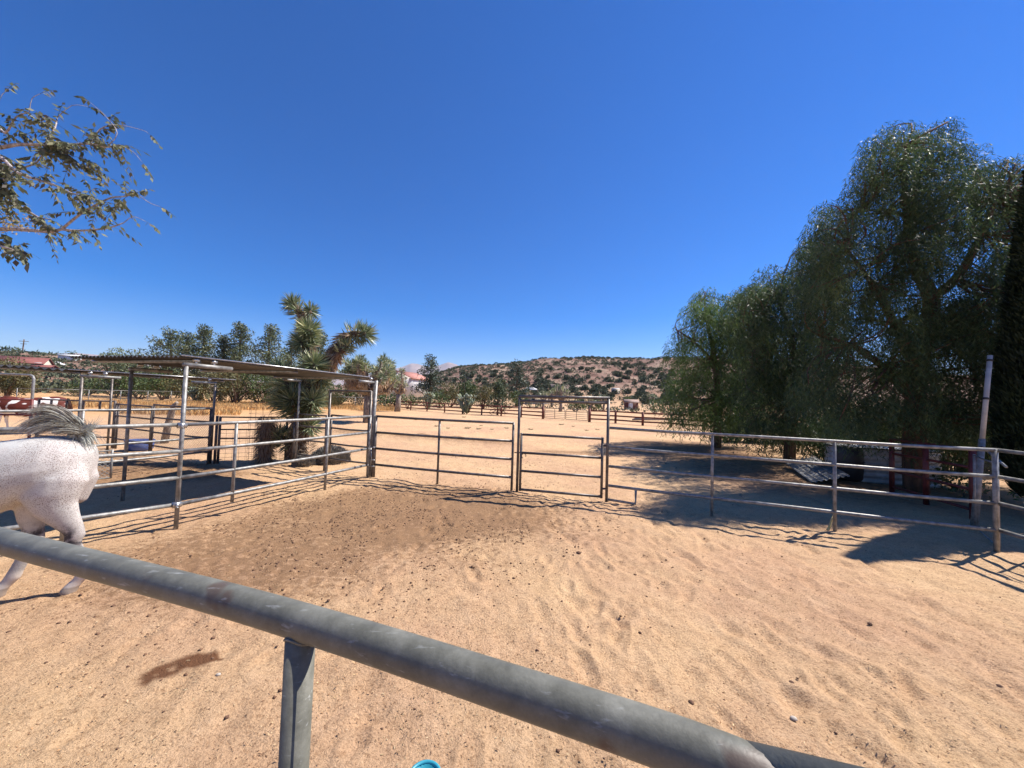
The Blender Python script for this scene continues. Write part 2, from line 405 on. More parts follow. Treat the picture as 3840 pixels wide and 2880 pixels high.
def ground_mat():
    m, nt, nd, lk, b = newmat('sandy_ground')
    tc = nd.new('ShaderNodeTexCoord')
    def nz(scale, det=6, rough=.6, loc=(0, 0, 0)):
        mp = nd.new('ShaderNodeMapping'); mp.inputs['Location'].default_value = loc
        lk.new(tc.outputs['Object'], mp.inputs[0])
        n = nd.new('ShaderNodeTexNoise'); n.inputs['Scale'].default_value = scale; n.inputs['Detail'].default_value = det; n.inputs['Roughness'].default_value = rough
        lk.new(mp.outputs[0], n.inputs[0]); return n.outputs[0]
    def mix(f, a, c, blend='MIX'):
        x = nd.new('ShaderNodeMixRGB'); x.blend_type = blend
        for i, q in ((0, f), (1, a), (2, c)):
            if isinstance(q, (int, float)): x.inputs[i].default_value = q
            elif isinstance(q, tuple): x.inputs[i].default_value = (*q, 1)
            else: lk.new(q, x.inputs[i])
        return x.outputs[0]
    def attr(n):
        a = nd.new('ShaderNodeAttribute'); a.attribute_name = n; return a.outputs['Fac']
    def math_(op, a, c):
        x = nd.new('ShaderNodeMath'); x.operation = op; x.use_clamp = True
        for i, q in ((0, a), (1, c)):
            if isinstance(q, (int, float)): x.inputs[i].default_value = q
            else: lk.new(q, x.inputs[i])
        return x.outputs[0]
    n_big, n_mid, n_fin = nz(.35, 5), nz(3.5, 7, .65), nz(60, 8, .7)
    sand = ramp(nd, [(.3, (.46, .29, .16)), (.5, (.55, .36, .205)), (.7, (.63, .43, .26))]); lk.new(n_mid, sand.inputs[0])
    rb = ramp(nd, [(.38, (.46, .27, .175)), (.6, (.62, .42, .235))]); lk.new(n_big, rb.inputs[0])
    c = mix(.45, sand.outputs[0], rb.outputs[0])
    fr = ramp(nd, [(.36, (.42, .35, .3)), (.46, (.94, .93, .92)), (.56, (1.05, 1.05, 1.04)), (.66, (1.2, 1.18, 1.14))]); lk.new(n_fin, fr.inputs[0])
    c = mix(.75, c, fr.outputs[0], 'MULTIPLY')
    f2 = ramp(nd, [(.36, (.66, .6, .55)), (.46, (.97, .97, .96)), (.6, (1.06, 1.06, 1.06))]); lk.new(nz(22, 8, .72, (2, 5, 0)), f2.inputs[0])
    c = mix(.7, c, f2.outputs[0], 'MULTIPLY')
    # dark trampled manure patches
    nd1 = nz(11, 8, .75, (4, 2, 0)); d = math_('MULTIPLY', attr('dark'), 1.0)
    md = math_('ADD', nd1, math_('MULTIPLY', d, .5)); r = ramp(nd, [(.80, (0, 0, 0)), (.96, (1, 1, 1))]); lk.new(md, r.inputs[0])
    c = mix(math_('MULTIPLY', r.outputs[0], .85), c, (.2, .115, .06))
    c = mix(math_('MULTIPLY', d, .3), c, (.3, .17, .085))
    c = mix(attr('damp'), c, (.13, .055, .025))
    lit = ramp(nd, [(.42, (0, 0, 0)), (.62, (1, 1, 1))]); lk.new(nz(5, 8, .75, (9, 1, 0)), lit.inputs[0])
    c = mix(math_('MULTIPLY', attr('litter_shade'), math_('ADD', math_('MULTIPLY', lit.outputs[0], .5), .48)), c, (.15, .08, .042))  # leaf litter colour, also painting the tree shade browner and darker
    c = mix(attr('gold'), c, (.52, .3, .13))
    hn = ramp(nd, [(.38, (.14, .075, .053)), (.5, (.215, .13, .095)), (.62, (.31, .22, .155))]); lk.new(nz(.09, 8, .65), hn.inputs[0])
    c = mix(attr('hill'), c, hn.outputs[0])
    lk.new(c, b.inputs['Base Color'])
    b.inputs['Roughness'].default_value = .95; b.inputs['Specular IOR Level'].default_value = .15
    bp = nd.new('ShaderNodeBump'); bp.inputs['Strength'].default_value = .9; bp.inputs['Distance'].default_value = .026
    h = nd.new('ShaderNodeMath'); h.operation = 'ADD'; lk.new(nz(14, 8, .75, (1, 1, 1)), h.inputs[0]); lk.new(n_fin, h.inputs[1])
    lk.new(h.outputs[0], bp.inputs['Height']); lk.new(bp.outputs[0], b.inputs['Normal'])
    return m
M['ground'] = ground_mat()
M['mount'] = noise_mat('far_mountain_rock', (.2, .15, .14), (.36, .28, .26), .0012, .95, detail=8)

# ---------------------------------------------------------------- ground sheet
def build_ground():
    rs = [0.02, .35]
    while rs[-1] < 14: rs.append(rs[-1]*1.0075)
    while rs[-1] < 60: rs.append(rs[-1]*1.013)
    while rs[-1] < 700: rs.append(rs[-1]*1.022)
    while rs[-1] < 30000: rs.append(rs[-1]*1.12)
    rs = np.array(rs)
    az = np.concatenate([np.linspace(-R_(62), R_(62), 640), np.linspace(R_(62), 2*math.pi-R_(62), 60)[1:-1]])
    na, nr = len(az), len(rs)
    A, Rr = np.meshgrid(az, rs)
    X = (Rr*np.sin(A)).ravel(); Y = (Rr*np.cos(A)).ravel()
    Z = macro(X, Y)+micro(X, Y)
    # hoof prints and scuffs inside the pen
    near = np.where((np.hypot(X, Y) < 11) & (Y > -1))[0]
    xs, ys = X[near], Y[near]; dz = np.zeros(len(near))
    for k in range(620):
        cx, cy = rng.uniform(-4.5, 6.5), rng.uniform(.8, 8.2)
        if rng.random() < .35: cx = rng.uniform(.5, 5)
        a = rng.normal(1.25, .5); l, w = rng.uniform(.08, .2), rng.uniform(.05, .085)
        sel = np.where((abs(xs-cx) < .5) & (abs(ys-cy) < .5))[0]
        if len(sel) == 0: continue
        u = ((xs[sel]-cx)*math.cos(a)+(ys[sel]-cy)*math.sin(a))/l; v = (-(xs[sel]-cx)*math.sin(a)+(ys[sel]-cy)*math.cos(a))/w
        q = u*u+v*v
        dz[sel] += rng.uniform(.5, 1.1)*(-.022*np.exp(-q)+.009*np.exp(-(np.sqrt(q)-1.5)**2/.16))
    Z[near] += dz
    global DIMP
    f = []
    i = np.arange(nr-1)[:, None]*na; j = np.arange(na)[None, :]; j2 = (j+1) % na
    F = np.stack([i+j, i+j2, i+na+j2, i+na+j], -1).reshape(-1, 4)[:, ::-1]
    mb = MB(); mb.add(np.stack([X, Y, Z], 1), np.ascontiguousarray(F))
    me = mb.mesh('ground')
    def at_(n, v):
        a = me.attributes.new(n, 'FLOAT', 'POINT'); a.data.foreach_set('value', np.clip(v, 0, 1).astype(np.float32))
    r = np.hypot(X, Y)
    wob = fbm(X/1.3, Y/1.3, 61, 3)*1.2
    dk = 1-sstep(.15, 1.55, np.sqrt(((X+1.7)/3.3)**2+((Y-6.4)/2.2)**2)+wob*.55)
    dk = np.maximum(dk, .8*(1-sstep(.3, 1.4, np.sqrt(((X+3.1)/2.6)**2+((Y-5.0)/2.2)**2)+wob*.5)))
    dk = np.maximum(dk, .8*np.exp(-((Y-17.5+.3*(X+4))/1.0)**2)*sstep(-12, -8, X)*(1-sstep(-1, 2, X)))
    dk = np.maximum(dk, .75*np.exp(-((Y-14.5)/.7)**2)*sstep(0, 1.5, X)*(1-sstep(4, 5.5, X)))
    dk = np.maximum(dk, .8*(1-sstep(.6, 1.2, np.sqrt(((X+9)/3.5)**2+((Y-8.9)/1.6)**2)+wob*.4)))
    at_('dark', dk+.12)
    c = onz(690, 2500); dx, dy = X-c.x, Y-c.y; wn_ = fbm(X/.12, Y/.12, 77, 3)
    at_('damp', .95*(1-sstep(.5, 1.0, np.sqrt(((dx*.8+dy*.6)/.27)**2+((-dx*.6+dy*.8)/.15)**2)+wn_*1.7)))
    tr = np.minimum(np.hypot((X-9.5)/4.6, (Y-11.5)/4.6), np.hypot((X-8)/3.6, (Y-16)/5))
    at_('litter_shade', .9*(1-sstep(.55, 1.15, tr+wob*.2)))  # fallen leaves, strengthened to darken the shaded ground under the trees
    gd = sstep(30, 44, r)*(1-sstep(90, 130, r))*(1-sstep(-R_(22), -R_(12), np.arctan2(X, Y)))
    at_('gold', gd*.8)
    at_('hill', sstep(100, 165, r))
    o = obj('ground', me, M['ground'], smooth=True)
    tag(o, None, None, kind='structure')
    return o
build_ground()

# distant mountains beyond the plain
def build_mountains():
    mt = [(-500, 112), (0, 118), (200, 116), (277, 120), (398, 113), (520, 104), (700, 92), (1000, 70), (1300, 66), (1440, 80), (1475, 98), (1507, 106), (1537, 120), (1560, 119), (1600, 108), (1640, 115), (1677, 129), (1705, 122), (1735, 108), (1790, 90), (1900, 78), (2300, 70), (3000, 60), (4200, 50)]
    a0 = np.array([px_az(a) for a, b in mt]); e0 = np.array([b for a, b in mt], float)
    az = np.linspace(a0[0], a0[-1], 520); t = np.linspace(0, 1, 26)
    A, T = np.meshgrid(az, t)
    RR = 6500+2500*T
    E = np.interp(A, a0, e0)
    top = (CAMH+E/FPX*8200*np.cos(A))
    prof = np.where(T < .68, (T/.68)**1.1, 1-.35*(T-.68)/.32)
    X, Y = RR*np.sin(A), RR*np.cos(A)
    nzv = fbm(X/900, Y/900, 5, 5)
    Z = top*prof*(1+.22*nzv*(T < .66))-30*(1-T)
    na = len(az); i = np.arange(len(t)-1)[:, None]*na; j = np.arange(na-1)[None, :]
    F = np.stack([i+j, i+j+1, i+na+j+1, i+na+j], -1).reshape(-1, 4)[:, ::-1]
    mb = MB(); mb.add(np.stack([X.ravel(), Y.ravel(), Z.ravel()], 1), np.ascontiguousarray(F))
    tag(obj('mountains', mb.mesh('mountains'), M['mount'], smooth=True), None, None, kind='structure')
build_mountains()

# ---------------------------------------------------------------- pipe fences
def lerp(a, b, t): return Vector(a)+(Vector(b)-Vector(a))*t
ZS = (1.50, 1.115, .73, .345)
def fence(name, label, cat, p0, p1, mat, posts=(), zs=ZS, r=.028, rp=.0255, ends=(1, 1), stub=None, group=None, base=0.0, z0=None, clamps=()):
    """pipe panel from p0 to p1; posts = list of (t, bottom z) between; ends -> end uprights"""
    p0, p1 = Vector((*p0[:2], 0)), Vector((*p1[:2], 0))
    t = thing(name, label, cat, (p0.x, p0.y, 0), group)
    ln = (p1-p0).length
    for z in zs:
        n = max(2, int(ln/1.2)+1); pts = []
        for k in range(n+1):
            q = lerp(p0, p1, k/n); sag = -.012*math.sin(math.pi*((k/n*max(1, len(posts)+1)) % 1.0))
            pts.append((q.x, q.y, z+base+sag))
        part('rail', MB().tube(pts, r, 10), mat, t, True)
    us = [(0, None)]*ends[0]+[(tt, b) for tt, b in posts]+[(1, None)]*ends[1]
    for tt, b in us:
        q = lerp(p0, p1, tt)
        bz = gz(q.x, q.y)-.03 if b is None else b
        e = 0 if (b is not None) else .002
        part('post', MB().tube([(q.x, q.y, bz), (q.x, q.y, zs[0]+base+(0 if b is not None else .02))], rp+e, 10), mat, t, True)
    for tt, z in clamps:
        q = lerp(p0, p1, tt); d = (p1-p0).normalized()
        mb = MB(); mb.tube([q+d*-.05+Vector((0, 0, z)), q+d*.05+Vector((0, 0, z))], .043, 10)
        mb.box((q.x+.04, q.y-.04, z), (.04, .04, .05), .5)
        mb.tube([(q.x+.02, q.y-.05, z-.02), (q.x+.09, q.y-.08, z-.02)], .009, 6)
        part('clamp', mb, M['clamp'], t)
    return t

C_ = (-3.31, 8.95); GL = (.11, 7.95); E_ = (7.13, 5.41); A_ = (-4.80, 5.42); GR = (1.98, 7.50)
fence('pipe_fence', 'grey pipe panel with one middle upright, left of the arched walk-through gate', 'fence panel', (-3.24, 8.93), (.06, 7.97), M['pipe_brown'], posts=[(.49, .02)], clamps=[])
# gate frame
t = thing('gate_arch', 'tall square pipe arch holding the walk-through gate in the back rails', 'gate frame', (.16, 7.93, 0))
gl2, gr2 = Vector((.175, 7.93, 0)), Vector((1.97, 7.505, 0))
for p, zz in ((gl2, 2.07), (gr2, 2.09)):
    part('post', MB().tube([(p.x, p.y, gz(p.x, p.y)-.03), (p.x, p.y, zz)], .029, 10), M['pipe_brown'], t, True)
part('top_rail', MB().tube([gl2+Vector((-.02, 0, 2.08)), gr2+Vector((.03, 0, 2.10))], .03, 10), M['pipe_brown'], t, True)
part('top_rail', MB().tube([gl2+Vector((0, 0, 1.985)), gr2+Vector((0, 0, 2.0))], .03, 10), M['pipe_brown'], t, True)
for z in (1.13, .27): part('hinge', MB().tube([gr2+Vector((-.09, .01, z)), gr2+Vector((-.0, 0, z+.01))], .02, 8), M['pipe_dark'], t)
t = thing('pipe_gate', 'low four-rail walk-through gate hanging inside the tall pipe arch', 'gate', (.26, 7.9, 0))
a, b = gl2+(gr2-gl2)*.035, gl2+(gr2-gl2)*.945
for z in (1.27, .885, .5, .11): part('rail', MB().tube([a+Vector((0, 0, z)), b+Vector((0, 0, z))], .026, 10), M['pipe_brown'], t, True)
for p in (a, b): part('stile', MB().tube([p+Vector((0, 0, .08)), p+Vector((0, 0, 1.3))], .027, 10), M['pipe_brown'], t, True)
th = np.linspace(-.4, 4.4, 12)
mb = MB().tube([(a.x+.06+.045*math.cos(q), a.y-.03, .82+.05*math.sin(q)) for q in th], .008, 6)
mb.tube([(a.x-.14, a.y+.02, .88), (a.x+.1, a.y-.03, .885)], .012, 6)
part('latch', mb, M['pipe_dark'], t)
# right back panel
pr0, pr1 = Vector((2.0, 7.485, 0)), Vector((7.09, 5.43, 0))
t = fence('pipe_fence', 'long grey pipe panel right of the arched gate, running under the drooping tree', 'fence panel', pr0, pr1, M['pipe'], posts=[(.335, -.02), (.66, -.02)], ends=(0, 1))
q = lerp(pr0, pr1, .095)
part('leg', MB().tube([(pr0.x-.02, pr0.y, .07), (q.x, q.y, .05), (q.x, q.y, .345)], .026, 8), M['pipe'], t)
fence('pipe_fence', 'galvanised side panel at the right picture edge, coming from the corner post', 'fence panel', (7.135, 5.455), (6.85, 1.4), M['pipe'], posts=[(.5, .02)], ends=(1, 1))
# left side run
dl = (Vector((*A_, 0))-Vector((*C_, 0))).normalized()
pl1 = Vector((-6.35, 2.0, 0))
fence('pipe_fence', 'bright galvanised side panel on the left, between corner post and the white horse', 'fence panel', (-3.36, 8.86), (A_[0], A_[1]), M['pipe'], posts=[(.32, .0), (.80, .20)], ends=(1, 0), clamps=[(1, 1.49), (1, .345)])
fence('pipe_fence', 'galvanised side panel running behind the white horse to the left picture edge', 'fence panel', (A_[0]+.015, A_[1]+.02), (-7.9, 2.25), M['pipe'], posts=[(.24, -.02), (.6, 0)], ends=(0, 1))
t = thing('corner_post', 'paired pipe posts at the left rear corner of the pen with chain around them', 'post', (-3.31, 8.95, 0))
part('pole', MB().tube([(-3.36, 8.98, -.05), (-3.30, 8.98, 2.36)], .04, 12), M['pipe'], t, True)
part('pole', MB().tube([(-3.27, 8.92, -.05), (-3.25, 8.92, 1.5)], .036, 12), M['pipe_brown'], t, True)
mb = MB()
for z in (.75, .45, .3): mb.tube([(-3.4, 8.93, z), (-3.22, 8.87, z+.01)], .014, 6)
mb.tube([(-3.31, 8.87, .3), (-3.29, 8.86, .5), (-3.32, 8.87, .76)], .01, 6)
part('chain', mb, M['clamp'], t)

# near rail right in front of the camera
t = thing('pipe_fence', 'thick weathered grey rail and upright crossing the whole foreground', 'fence panel', (-.5, .85, 0))
zr = 1.53
p_ = [onz(u, v, zr) for u, v in ((-900, 1790), (-450, 1905), (0, 2027), (434, 2139), (868, 2254), (1250, 2367), (1600, 2478), (1920, 2584), (2250, 2694), (2450, 2762), (2600, 2817))]
pe = onz(2760, 2880, zr)
dd = (pe-p_[-1]).normalized()
p_ += [p_[-1]+dd*.05]
e0 = pe.copy()
arc = [e0+dd*(.13*math.sin(q))+Vector((0, 0, -.13*(1-math.cos(q)))) for q in np.linspace(0, math.pi/2, 9)]
def catmull(P, k=4):
    P = [Vector(q) for q in P]; out = []
    for i in range(len(P)-1):
        a, b, c, d = P[max(i-1, 0)], P[i], P[i+1], P[min(i+2, len(P)-1)]
        for j in range(k):
            s = j/k
            out.append(.5*((2*b)+(c-a)*s+(2*a-5*b+4*c-d)*s*s+(3*b-a-3*c+d)*s**3))
    out.append(P[-1]); return out
path = catmull(p_, 4)+arc
part('top_rail', MB().tube(path, .0355, 40), M['near'], t, True)
for z in (.56, .2):
    part('rail', MB().tube([q+Vector((0, 0, z-zr)) for q in (p_[0], p_[5], e0+dd*.13)], .029, 16), M['near'], t, True)
pp = onz(1130, 2334, zr)
part('post', MB().tube([(pp.x, pp.y, -.02), (pp.x, pp.y, zr-.008)], .030, 28), M['near'], t, True)
pb = arc[-1]
part('post', MB().tube([(pb.x, pb.y, -.02), (pb.x, pb.y, pb.z)], .035, 20), M['near'], t, True)
# weld bead between upright and rail
th = np.linspace(0, 2*math.pi, 26)
wb = MB(); wb.tube([(pp.x+.0305*math.cos(q), pp.y+.0305*math.sin(q), zr-.0015-math.sqrt(max(.0355**2-(.0305*math.sin(q+.27))**2, 0))) for q in th], .003, 6, False)
part('weld', wb, M['near'], t, True)
t = thing('pipe_fence', 'second foreground pipe panel joined at the bottom right corner of the picture', 'fence panel', (.45, .55, 0))
q0 = onz(2815, 2893, 1.53); q1 = onz(3300, 3015, 1.53); qd = (q1-q0).normalized()
part('top_rail', MB().tube([q0, q0+qd*2.6], .033, 24), M['near'], t, True)
for z in (.56, .2): part('rail', MB().tube([q0+Vector((0, 0, z-1.53)), q0+qd*2.6+Vector((0, 0, z-1.53))], .029, 12), M['near'], t, True)
for s in (.04, 1.3, 2.6):
    q = q0+qd*s; part('post', MB().tube([(q.x, q.y, -.02), (q.x, q.y, 1.51)], .032, 16), M['near'], t, True)

# teal bucket just under the rail
bc = onz(1585, 3078, 0); bz_ = .0
t = thing('bucket', 'turquoise plastic bucket, only its rim showing at the bottom picture edge', 'bucket', (bc.x, bc.y, 0))
th = np.linspace(0, 2*math.pi, 28, endpoint=False)
ring = lambda r, z: np.stack([bc.x+r*np.cos(th), bc.y+r*np.sin(th), np.full(28, z)], 1)
part('body', MB().loft([ring(.04, .012), ring(.06, .0), ring(.075, .2), ring(.068, .2), ring(.055, .02), ring(.01, .02)], True), M['teal'], t, True)
part('rim', MB().tube([(bc.x+.076*math.cos(q), bc.y+.076*math.sin(q), .2) for q in np.linspace(0, 2*math.pi, 30)], .009, 8, False), M['teal'], t, True)

# ---------------------------------------------------------------- shelters
def corr_sheet(mb, p00, du, dv, lu, lv, per, amp, sag=.0, nv=8, thick=.004):
    """corrugation waves run along dv; profile varies along du"""
    nu = int(lu/per*6)+1
    U = np.linspace(0, lu, nu); Vv = np.linspace(0, lv, nv)
    rng2 = np.random.default_rng(3)
    for s in (0, 1):
        pts = []
        for v in Vv:
            for u in U:
                z = amp*math.sin(2*math.pi*u/per)+sag*math.sin(math.pi*v/lv)*math.sin(math.pi*u/lu)-s*thick
                pts.append((p00[0]+du[0]*u+dv[0]*v, p00[1]+du[1]*u+dv[1]*v, p00[2]+du[2]*u+dv[2]*v+z))
        i = np.arange(nv-1)[:, None]*nu; j = np.arange(nu-1)[None, :]
        F = np.stack([i+j, i+j+1, i+nu+j+1, i+nu+j], -1).reshape(-1, 4)
        if s: F = F[:, ::-1]
        mb.add(np.array(pts), np.ascontiguousarray(F))

def shelter(label, A, B, C, D, zA, zB, zC, zD, ov, mat_post, per=.1, amp=.017, roof=None):
    t = thing('shade_shelter', label, 'shelter', (A[0], A[1], 0))
    A, B, C, D = [Vector((*q[:2], 0)) for q in (A, B, C, D)]
    zs = dict(A=zA, B=zB, C=zC, D=zD)
    for n, p in (('A', A), ('B', B), ('C', C), ('D', D)):
        part('post', MB().tube([(p.x, p.y, gz(p.x, p.y)-.05), (p.x, p.y, zs[n]-.09)], .028, 12), mat_post, t, True)
    du = (B-A); lu = du.length; du /= lu
    dv = ((C-A)+(D-B))/2; lv = dv.length; dv /= lv
    # roof plane
    p00 = A-du*ov[0]-dv*ov[2]; p00.z = zA+.02
    LU, LV = lu+ov[0]+ov[1], lv+ov[2]+ov[3]
    du3 = Vector((du.x, du.y, (zB-zA)/lu)); dv3 = Vector((dv.x, dv.y, (zC-zA)/lv))
    p00.z -= du3.z*ov[0]+dv3.z*ov[2]
    if roof:
        a2, b2 = Vector(roof[0]), Vector(roof[1]); LU = (b2-a2).length; du3 = (b2-a2)/LU; p00 = a2
    nsh = 3
    for k in range(nsh):
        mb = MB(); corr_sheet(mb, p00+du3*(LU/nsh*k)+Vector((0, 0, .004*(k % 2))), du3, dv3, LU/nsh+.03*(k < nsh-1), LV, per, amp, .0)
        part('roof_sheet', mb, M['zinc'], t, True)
    # purlins across and beams along
    for f in (.07, .5, .93):
        q = p00+dv3*LV*f-Vector((0, 0, .045))
        part('purlin', MB().tube([q+du3*.06, q+du3*(LU-.06)], .024, 8), M['pipe'], t, True)
    for s, (p, q2) in enumerate(((A, C), (B, D))):
        za, zc = (zA, zC) if s == 0 else (zB, zD)
        a = Vector((p.x, p.y, za-.09)); c = Vector((q2.x, q2.y, zc-.09)); d = (c-a).normalized()
        part('beam', MB().tube([a-d*.04, a+d*.62], .034, 10), M['pipe'], t, True)
        part('beam', MB().tube([c+d*.04, c-d*.5], .034, 10), M['pipe'], t, True)
        for e in (.12, .36):
            w = a+d*e
            mb = MB(); mb.tube([w+Vector((0, 0, .0)), w+Vector((0, 0, .085))], .016, 8); mb.tube([w-d*.035+Vector((0, 0, .08)), w+d*.035+Vector((0, 0, .08))], .03, 8)
            part('clamp', mb, M['clamp'], t)
        w = c-d*.12; mb = MB(); mb.tube([w, w+Vector((0, 0, .085))], .018, 8); mb.tube([w-d*.035+Vector((0, 0, .08)), w+d*.035+Vector((0, 0, .08))], .03, 8)
        part('clamp', mb, M['clamp'], t)
    # edge trim along near long side
    part('edge_trim', MB().tube([p00+Vector((0, 0, .02)), p00+dv3*LV+Vector((0, 0, .02))], .013, 6), M['clamp'], t)
    return t
Bp, Dp = (-6.93, 6.72), (-5.83, 10.15)
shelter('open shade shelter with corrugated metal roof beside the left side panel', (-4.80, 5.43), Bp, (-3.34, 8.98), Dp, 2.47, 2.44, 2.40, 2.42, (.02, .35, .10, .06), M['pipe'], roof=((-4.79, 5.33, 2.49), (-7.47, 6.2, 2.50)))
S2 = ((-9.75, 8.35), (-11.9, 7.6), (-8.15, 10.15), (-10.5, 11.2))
shelter('farther open shade shelter with dark corrugated roof at the left picture edge', (-9.95, 8.55), (-13.6, 8.3), (-8.15, 10.15), (-11.9, 11.0), 2.33, 2.45, 2.28, 2.35, (.05, .1, .25, .12), M['pipe_brown'], per=.18, amp=.024)

# rear side of the first shelter pen
Mp = (-4.75, 9.68)
fence('pipe_fence', 'small dark pipe panel behind the shelter, left of its inner arch', 'fence panel', (-6.0, 10.3), (-4.83, 9.72), M['pipe_brown'], posts=[], zs=(1.42, 1.1, .73, .33), r=.024, rp=.026)
t = thing('gate_arch', 'thin pipe arch behind the near shelter post, framing a small gate', 'gate frame', (*Mp, 0))
part('post', MB().tube([(*Mp, -.03), (*Mp, 2.09)], .03, 10), M['pipe_brown'], t, True)
part('post', MB().tube([(-3.46, 9.1, -.03), (-3.46, 9.1, 2.1)], .03, 10), M['pipe_brown'], t, True)
part('top_rail', MB().tube([(Mp[0], Mp[1], 2.08), (-3.46, 9.1, 2.09)], .028, 10), M['pipe_brown'], t, True)
fence('pipe_gate', 'four-rail gate in the thin arch behind the near shelter', 'gate', (-4.66, 9.63), (-3.5, 9.14), M['pipe_brown'], zs=(1.45, 1.12, .72, .33), r=.023, rp=.025, ends=(0, 0), posts=[(.0, .3), (1, .3)])

def wire(mb, p0, p1, z0, z1, pitch, diag=True, w=.003, vp=None):
    p0, p1 = Vector((*p0[:2], 0)), Vector((*p1[:2], 0)); L = (p1-p0).length; d = (p1-p0)/L; Hh = z1-z0
    nrm = Vector((-d.y, d.x, 0))
    segs = []
    if diag:
        n = int((L+Hh)/pitch)+1
        for k in range(n):
            s = k*pitch
            for sg in (1, -1):
                a0, b0 = s, 0.0; a1, b1 = s-Hh, Hh
                if a1 < 0: b1 = s; a1 = 0
                if a0 > L: b0 = s-L; a0 = L
                if b1 <= b0: continue
                if sg < 0: a0, a1 = L-a0, L-a1
                segs.append((a0, z0+b0, a1, z0+b1, sg))
    else:
        for k in range(int(L/pitch)+1): segs.append((k*pitch, z0, k*pitch, z1, 1))
        vp = vp or pitch
        for k in range(int(Hh/vp)+1): segs.append((0, z0+k*vp, L, z0+k*vp, -1))
    for a0, b0, a1, b1, sg in segs:
        A = p0+d*a0+Vector((0, 0, b0))+nrm*(w*.6*sg); B = p0+d*a1+Vector((0, 0, b1))+nrm*(w*.6*sg)
        mb.tube([A, B], w, 4, False)
    return mb

# second pen beyond: side run, chain-link rear, gates
K0, K1 = Vector((-8.12, 10.05, 0)), Vector((-10.45, 4.9, 0))
fence('pipe_fence', 'bright pipe fence of the second pen, running beneath the farther shelter', 'fence panel', K0, K1, M['pipe'], posts=[(.42, -.02), (.8, 0)], r=.027, ends=(0, 1))
t = thing('corner_post', 'cluster of dark posts where the second pen meets the hog-wire panel', 'post', (-8.15, 10.15, 0))
for dx, dy, h in ((-.02, -.06, 1.52), (.09, .02, 1.3)):
    part('pole', MB().tube([(-8.12+dx, 10.12+dy, -.05), (-8.12+dx, 10.12+dy, h)], .034, 10), M['pipe_dark'], t, True)
t = fence('chain_link_panel', 'chain-link pipe panel behind the second pen, left of the corner posts', 'fence panel', (-8.2, 10.2), (-10.75, 11.15), M['pipe_dark'], zs=(1.5, 1.12, .68, .28), r=.024, rp=.026)
part('wire_mesh', wire(MB(), (-8.2, 10.2), (-10.75, 11.15), .2, 1.48, .075, True, .0028), M['wire'], t)
t = fence('chain_link_panel', 'farther chain-link pipe panel behind the blue tub', 'fence panel', (-10.85, 11.2), (-12.9, 12.1), M['pipe_dark'], zs=(1.44, 1.06, .7, .32), r=.024, rp=.026, posts=[(.93, 0)])
part('wire_mesh', wire(MB(), (-10.85, 11.2), (-12.9, 12.1), .2, 1.42, .075, True, .0028), M['wire'], t)
t = fence('pipe_gate', 'dark gate with short upright bars behind the farther shelter', 'gate', (-13.05, 12.2), (-15.3, 12.0), M['pipe_dark'], zs=(1.52, 1.2, .72, .34), r=.026, rp=.03, posts=[(.2, 1.2), (.42, 1.2), (.64, 1.2), (.84, 1.2)])
fence('pipe_fence', 'dark red rusty panel in front of the brown and white horse', 'fence panel', (-15.4, 11.9), (-19.2, 10.6), M['pipe_red'], zs=(1.5, 1.02, .55), r=.03, rp=.035, posts=[(.45, -.02)])
t = fence('chain_link_panel', 'low chain-link panel behind the white horse in the shelter shadow', 'fence panel', (-8.7, 8.15), (-10.0, 6.0), M['pipe'], zs=(.62, .03), r=.015, rp=.018)
part('wire_mesh', wire(MB(), (-8.7, 8.15), (-10.0, 6.0), .03, .62, .08, True, .003), M['pvc'], t)
t = thing('pipe_arch', 'tall galvanised arch with rounded corner over the far horse panels', 'gate frame', (-17.9, 13.4, 0))
a0 = at(125, 1440, 13.2)
part('frame', MB().tube([(a0.x, 13.2, -.05), (a0.x, 13.2, 2.2), (a0.x-.04, 13.2, 2.28), (a0.x-.14, 13.2, 2.32), (a0.x-5, 13.2, 2.34)], .04, 10), M['pipe'], t, True)
# hog-wire panel between shelters
t = fence('hog_wire_panel', 'dark pipe panel filled with square hog wire between the two shelters', 'fence panel', (-7.95, 10.15), (-6.6, 10.95), M['pipe_dark'], zs=(1.27, .93, .68), r=.02, rp=.03)
part('wire_mesh', wire(MB(), (-7.95, 10.15), (-6.6, 10.95), .05, .95, .15, False, .0035, .11), M['wire'], t)
# blue tub
tb = onz(522, 1688)
t = thing('tub', 'blue plastic water tub in the second pen behind the rails', 'tub', (tb.x, tb.y, 0))
th = np.linspace(0, 2*math.pi, 24, endpoint=False)
ringt = lambda r, z: np.stack([tb.x+r*np.cos(th), tb.y+r*.8*np.sin(th), np.full(24, z)], 1)
part('body', MB().loft([ringt(.3, 0), ringt(.36, .05), ringt(.39, .32), ringt(.35, .32), ringt(.32, .06), ringt(.05, .05)]), M['blue'], t, True)
part('rim', MB().tube([(tb.x+.39*math.cos(q), tb.y+.312*math.sin(q), .32) for q in np.linspace(0, 2*math.pi, 26)], .015, 6, False), M['blue'], t, True)
# leaning weathered log
lp = onz(545, 1672)
mb = MB().tube([(lp.x-.1, lp.y+.8, 0), (lp.x+.0, lp.y+.8, .7), (lp.x+.2, lp.y+.75, 1.35), (lp.x+.36, lp.y+.7, 1.5)], [.12, .11, .09, .05], 10)
solo('log', mb, M['bark_grey'], 'weathered leaning log post standing behind the chain-link panels', 'log', (lp.x, lp.y+.8, 0), smooth=True)

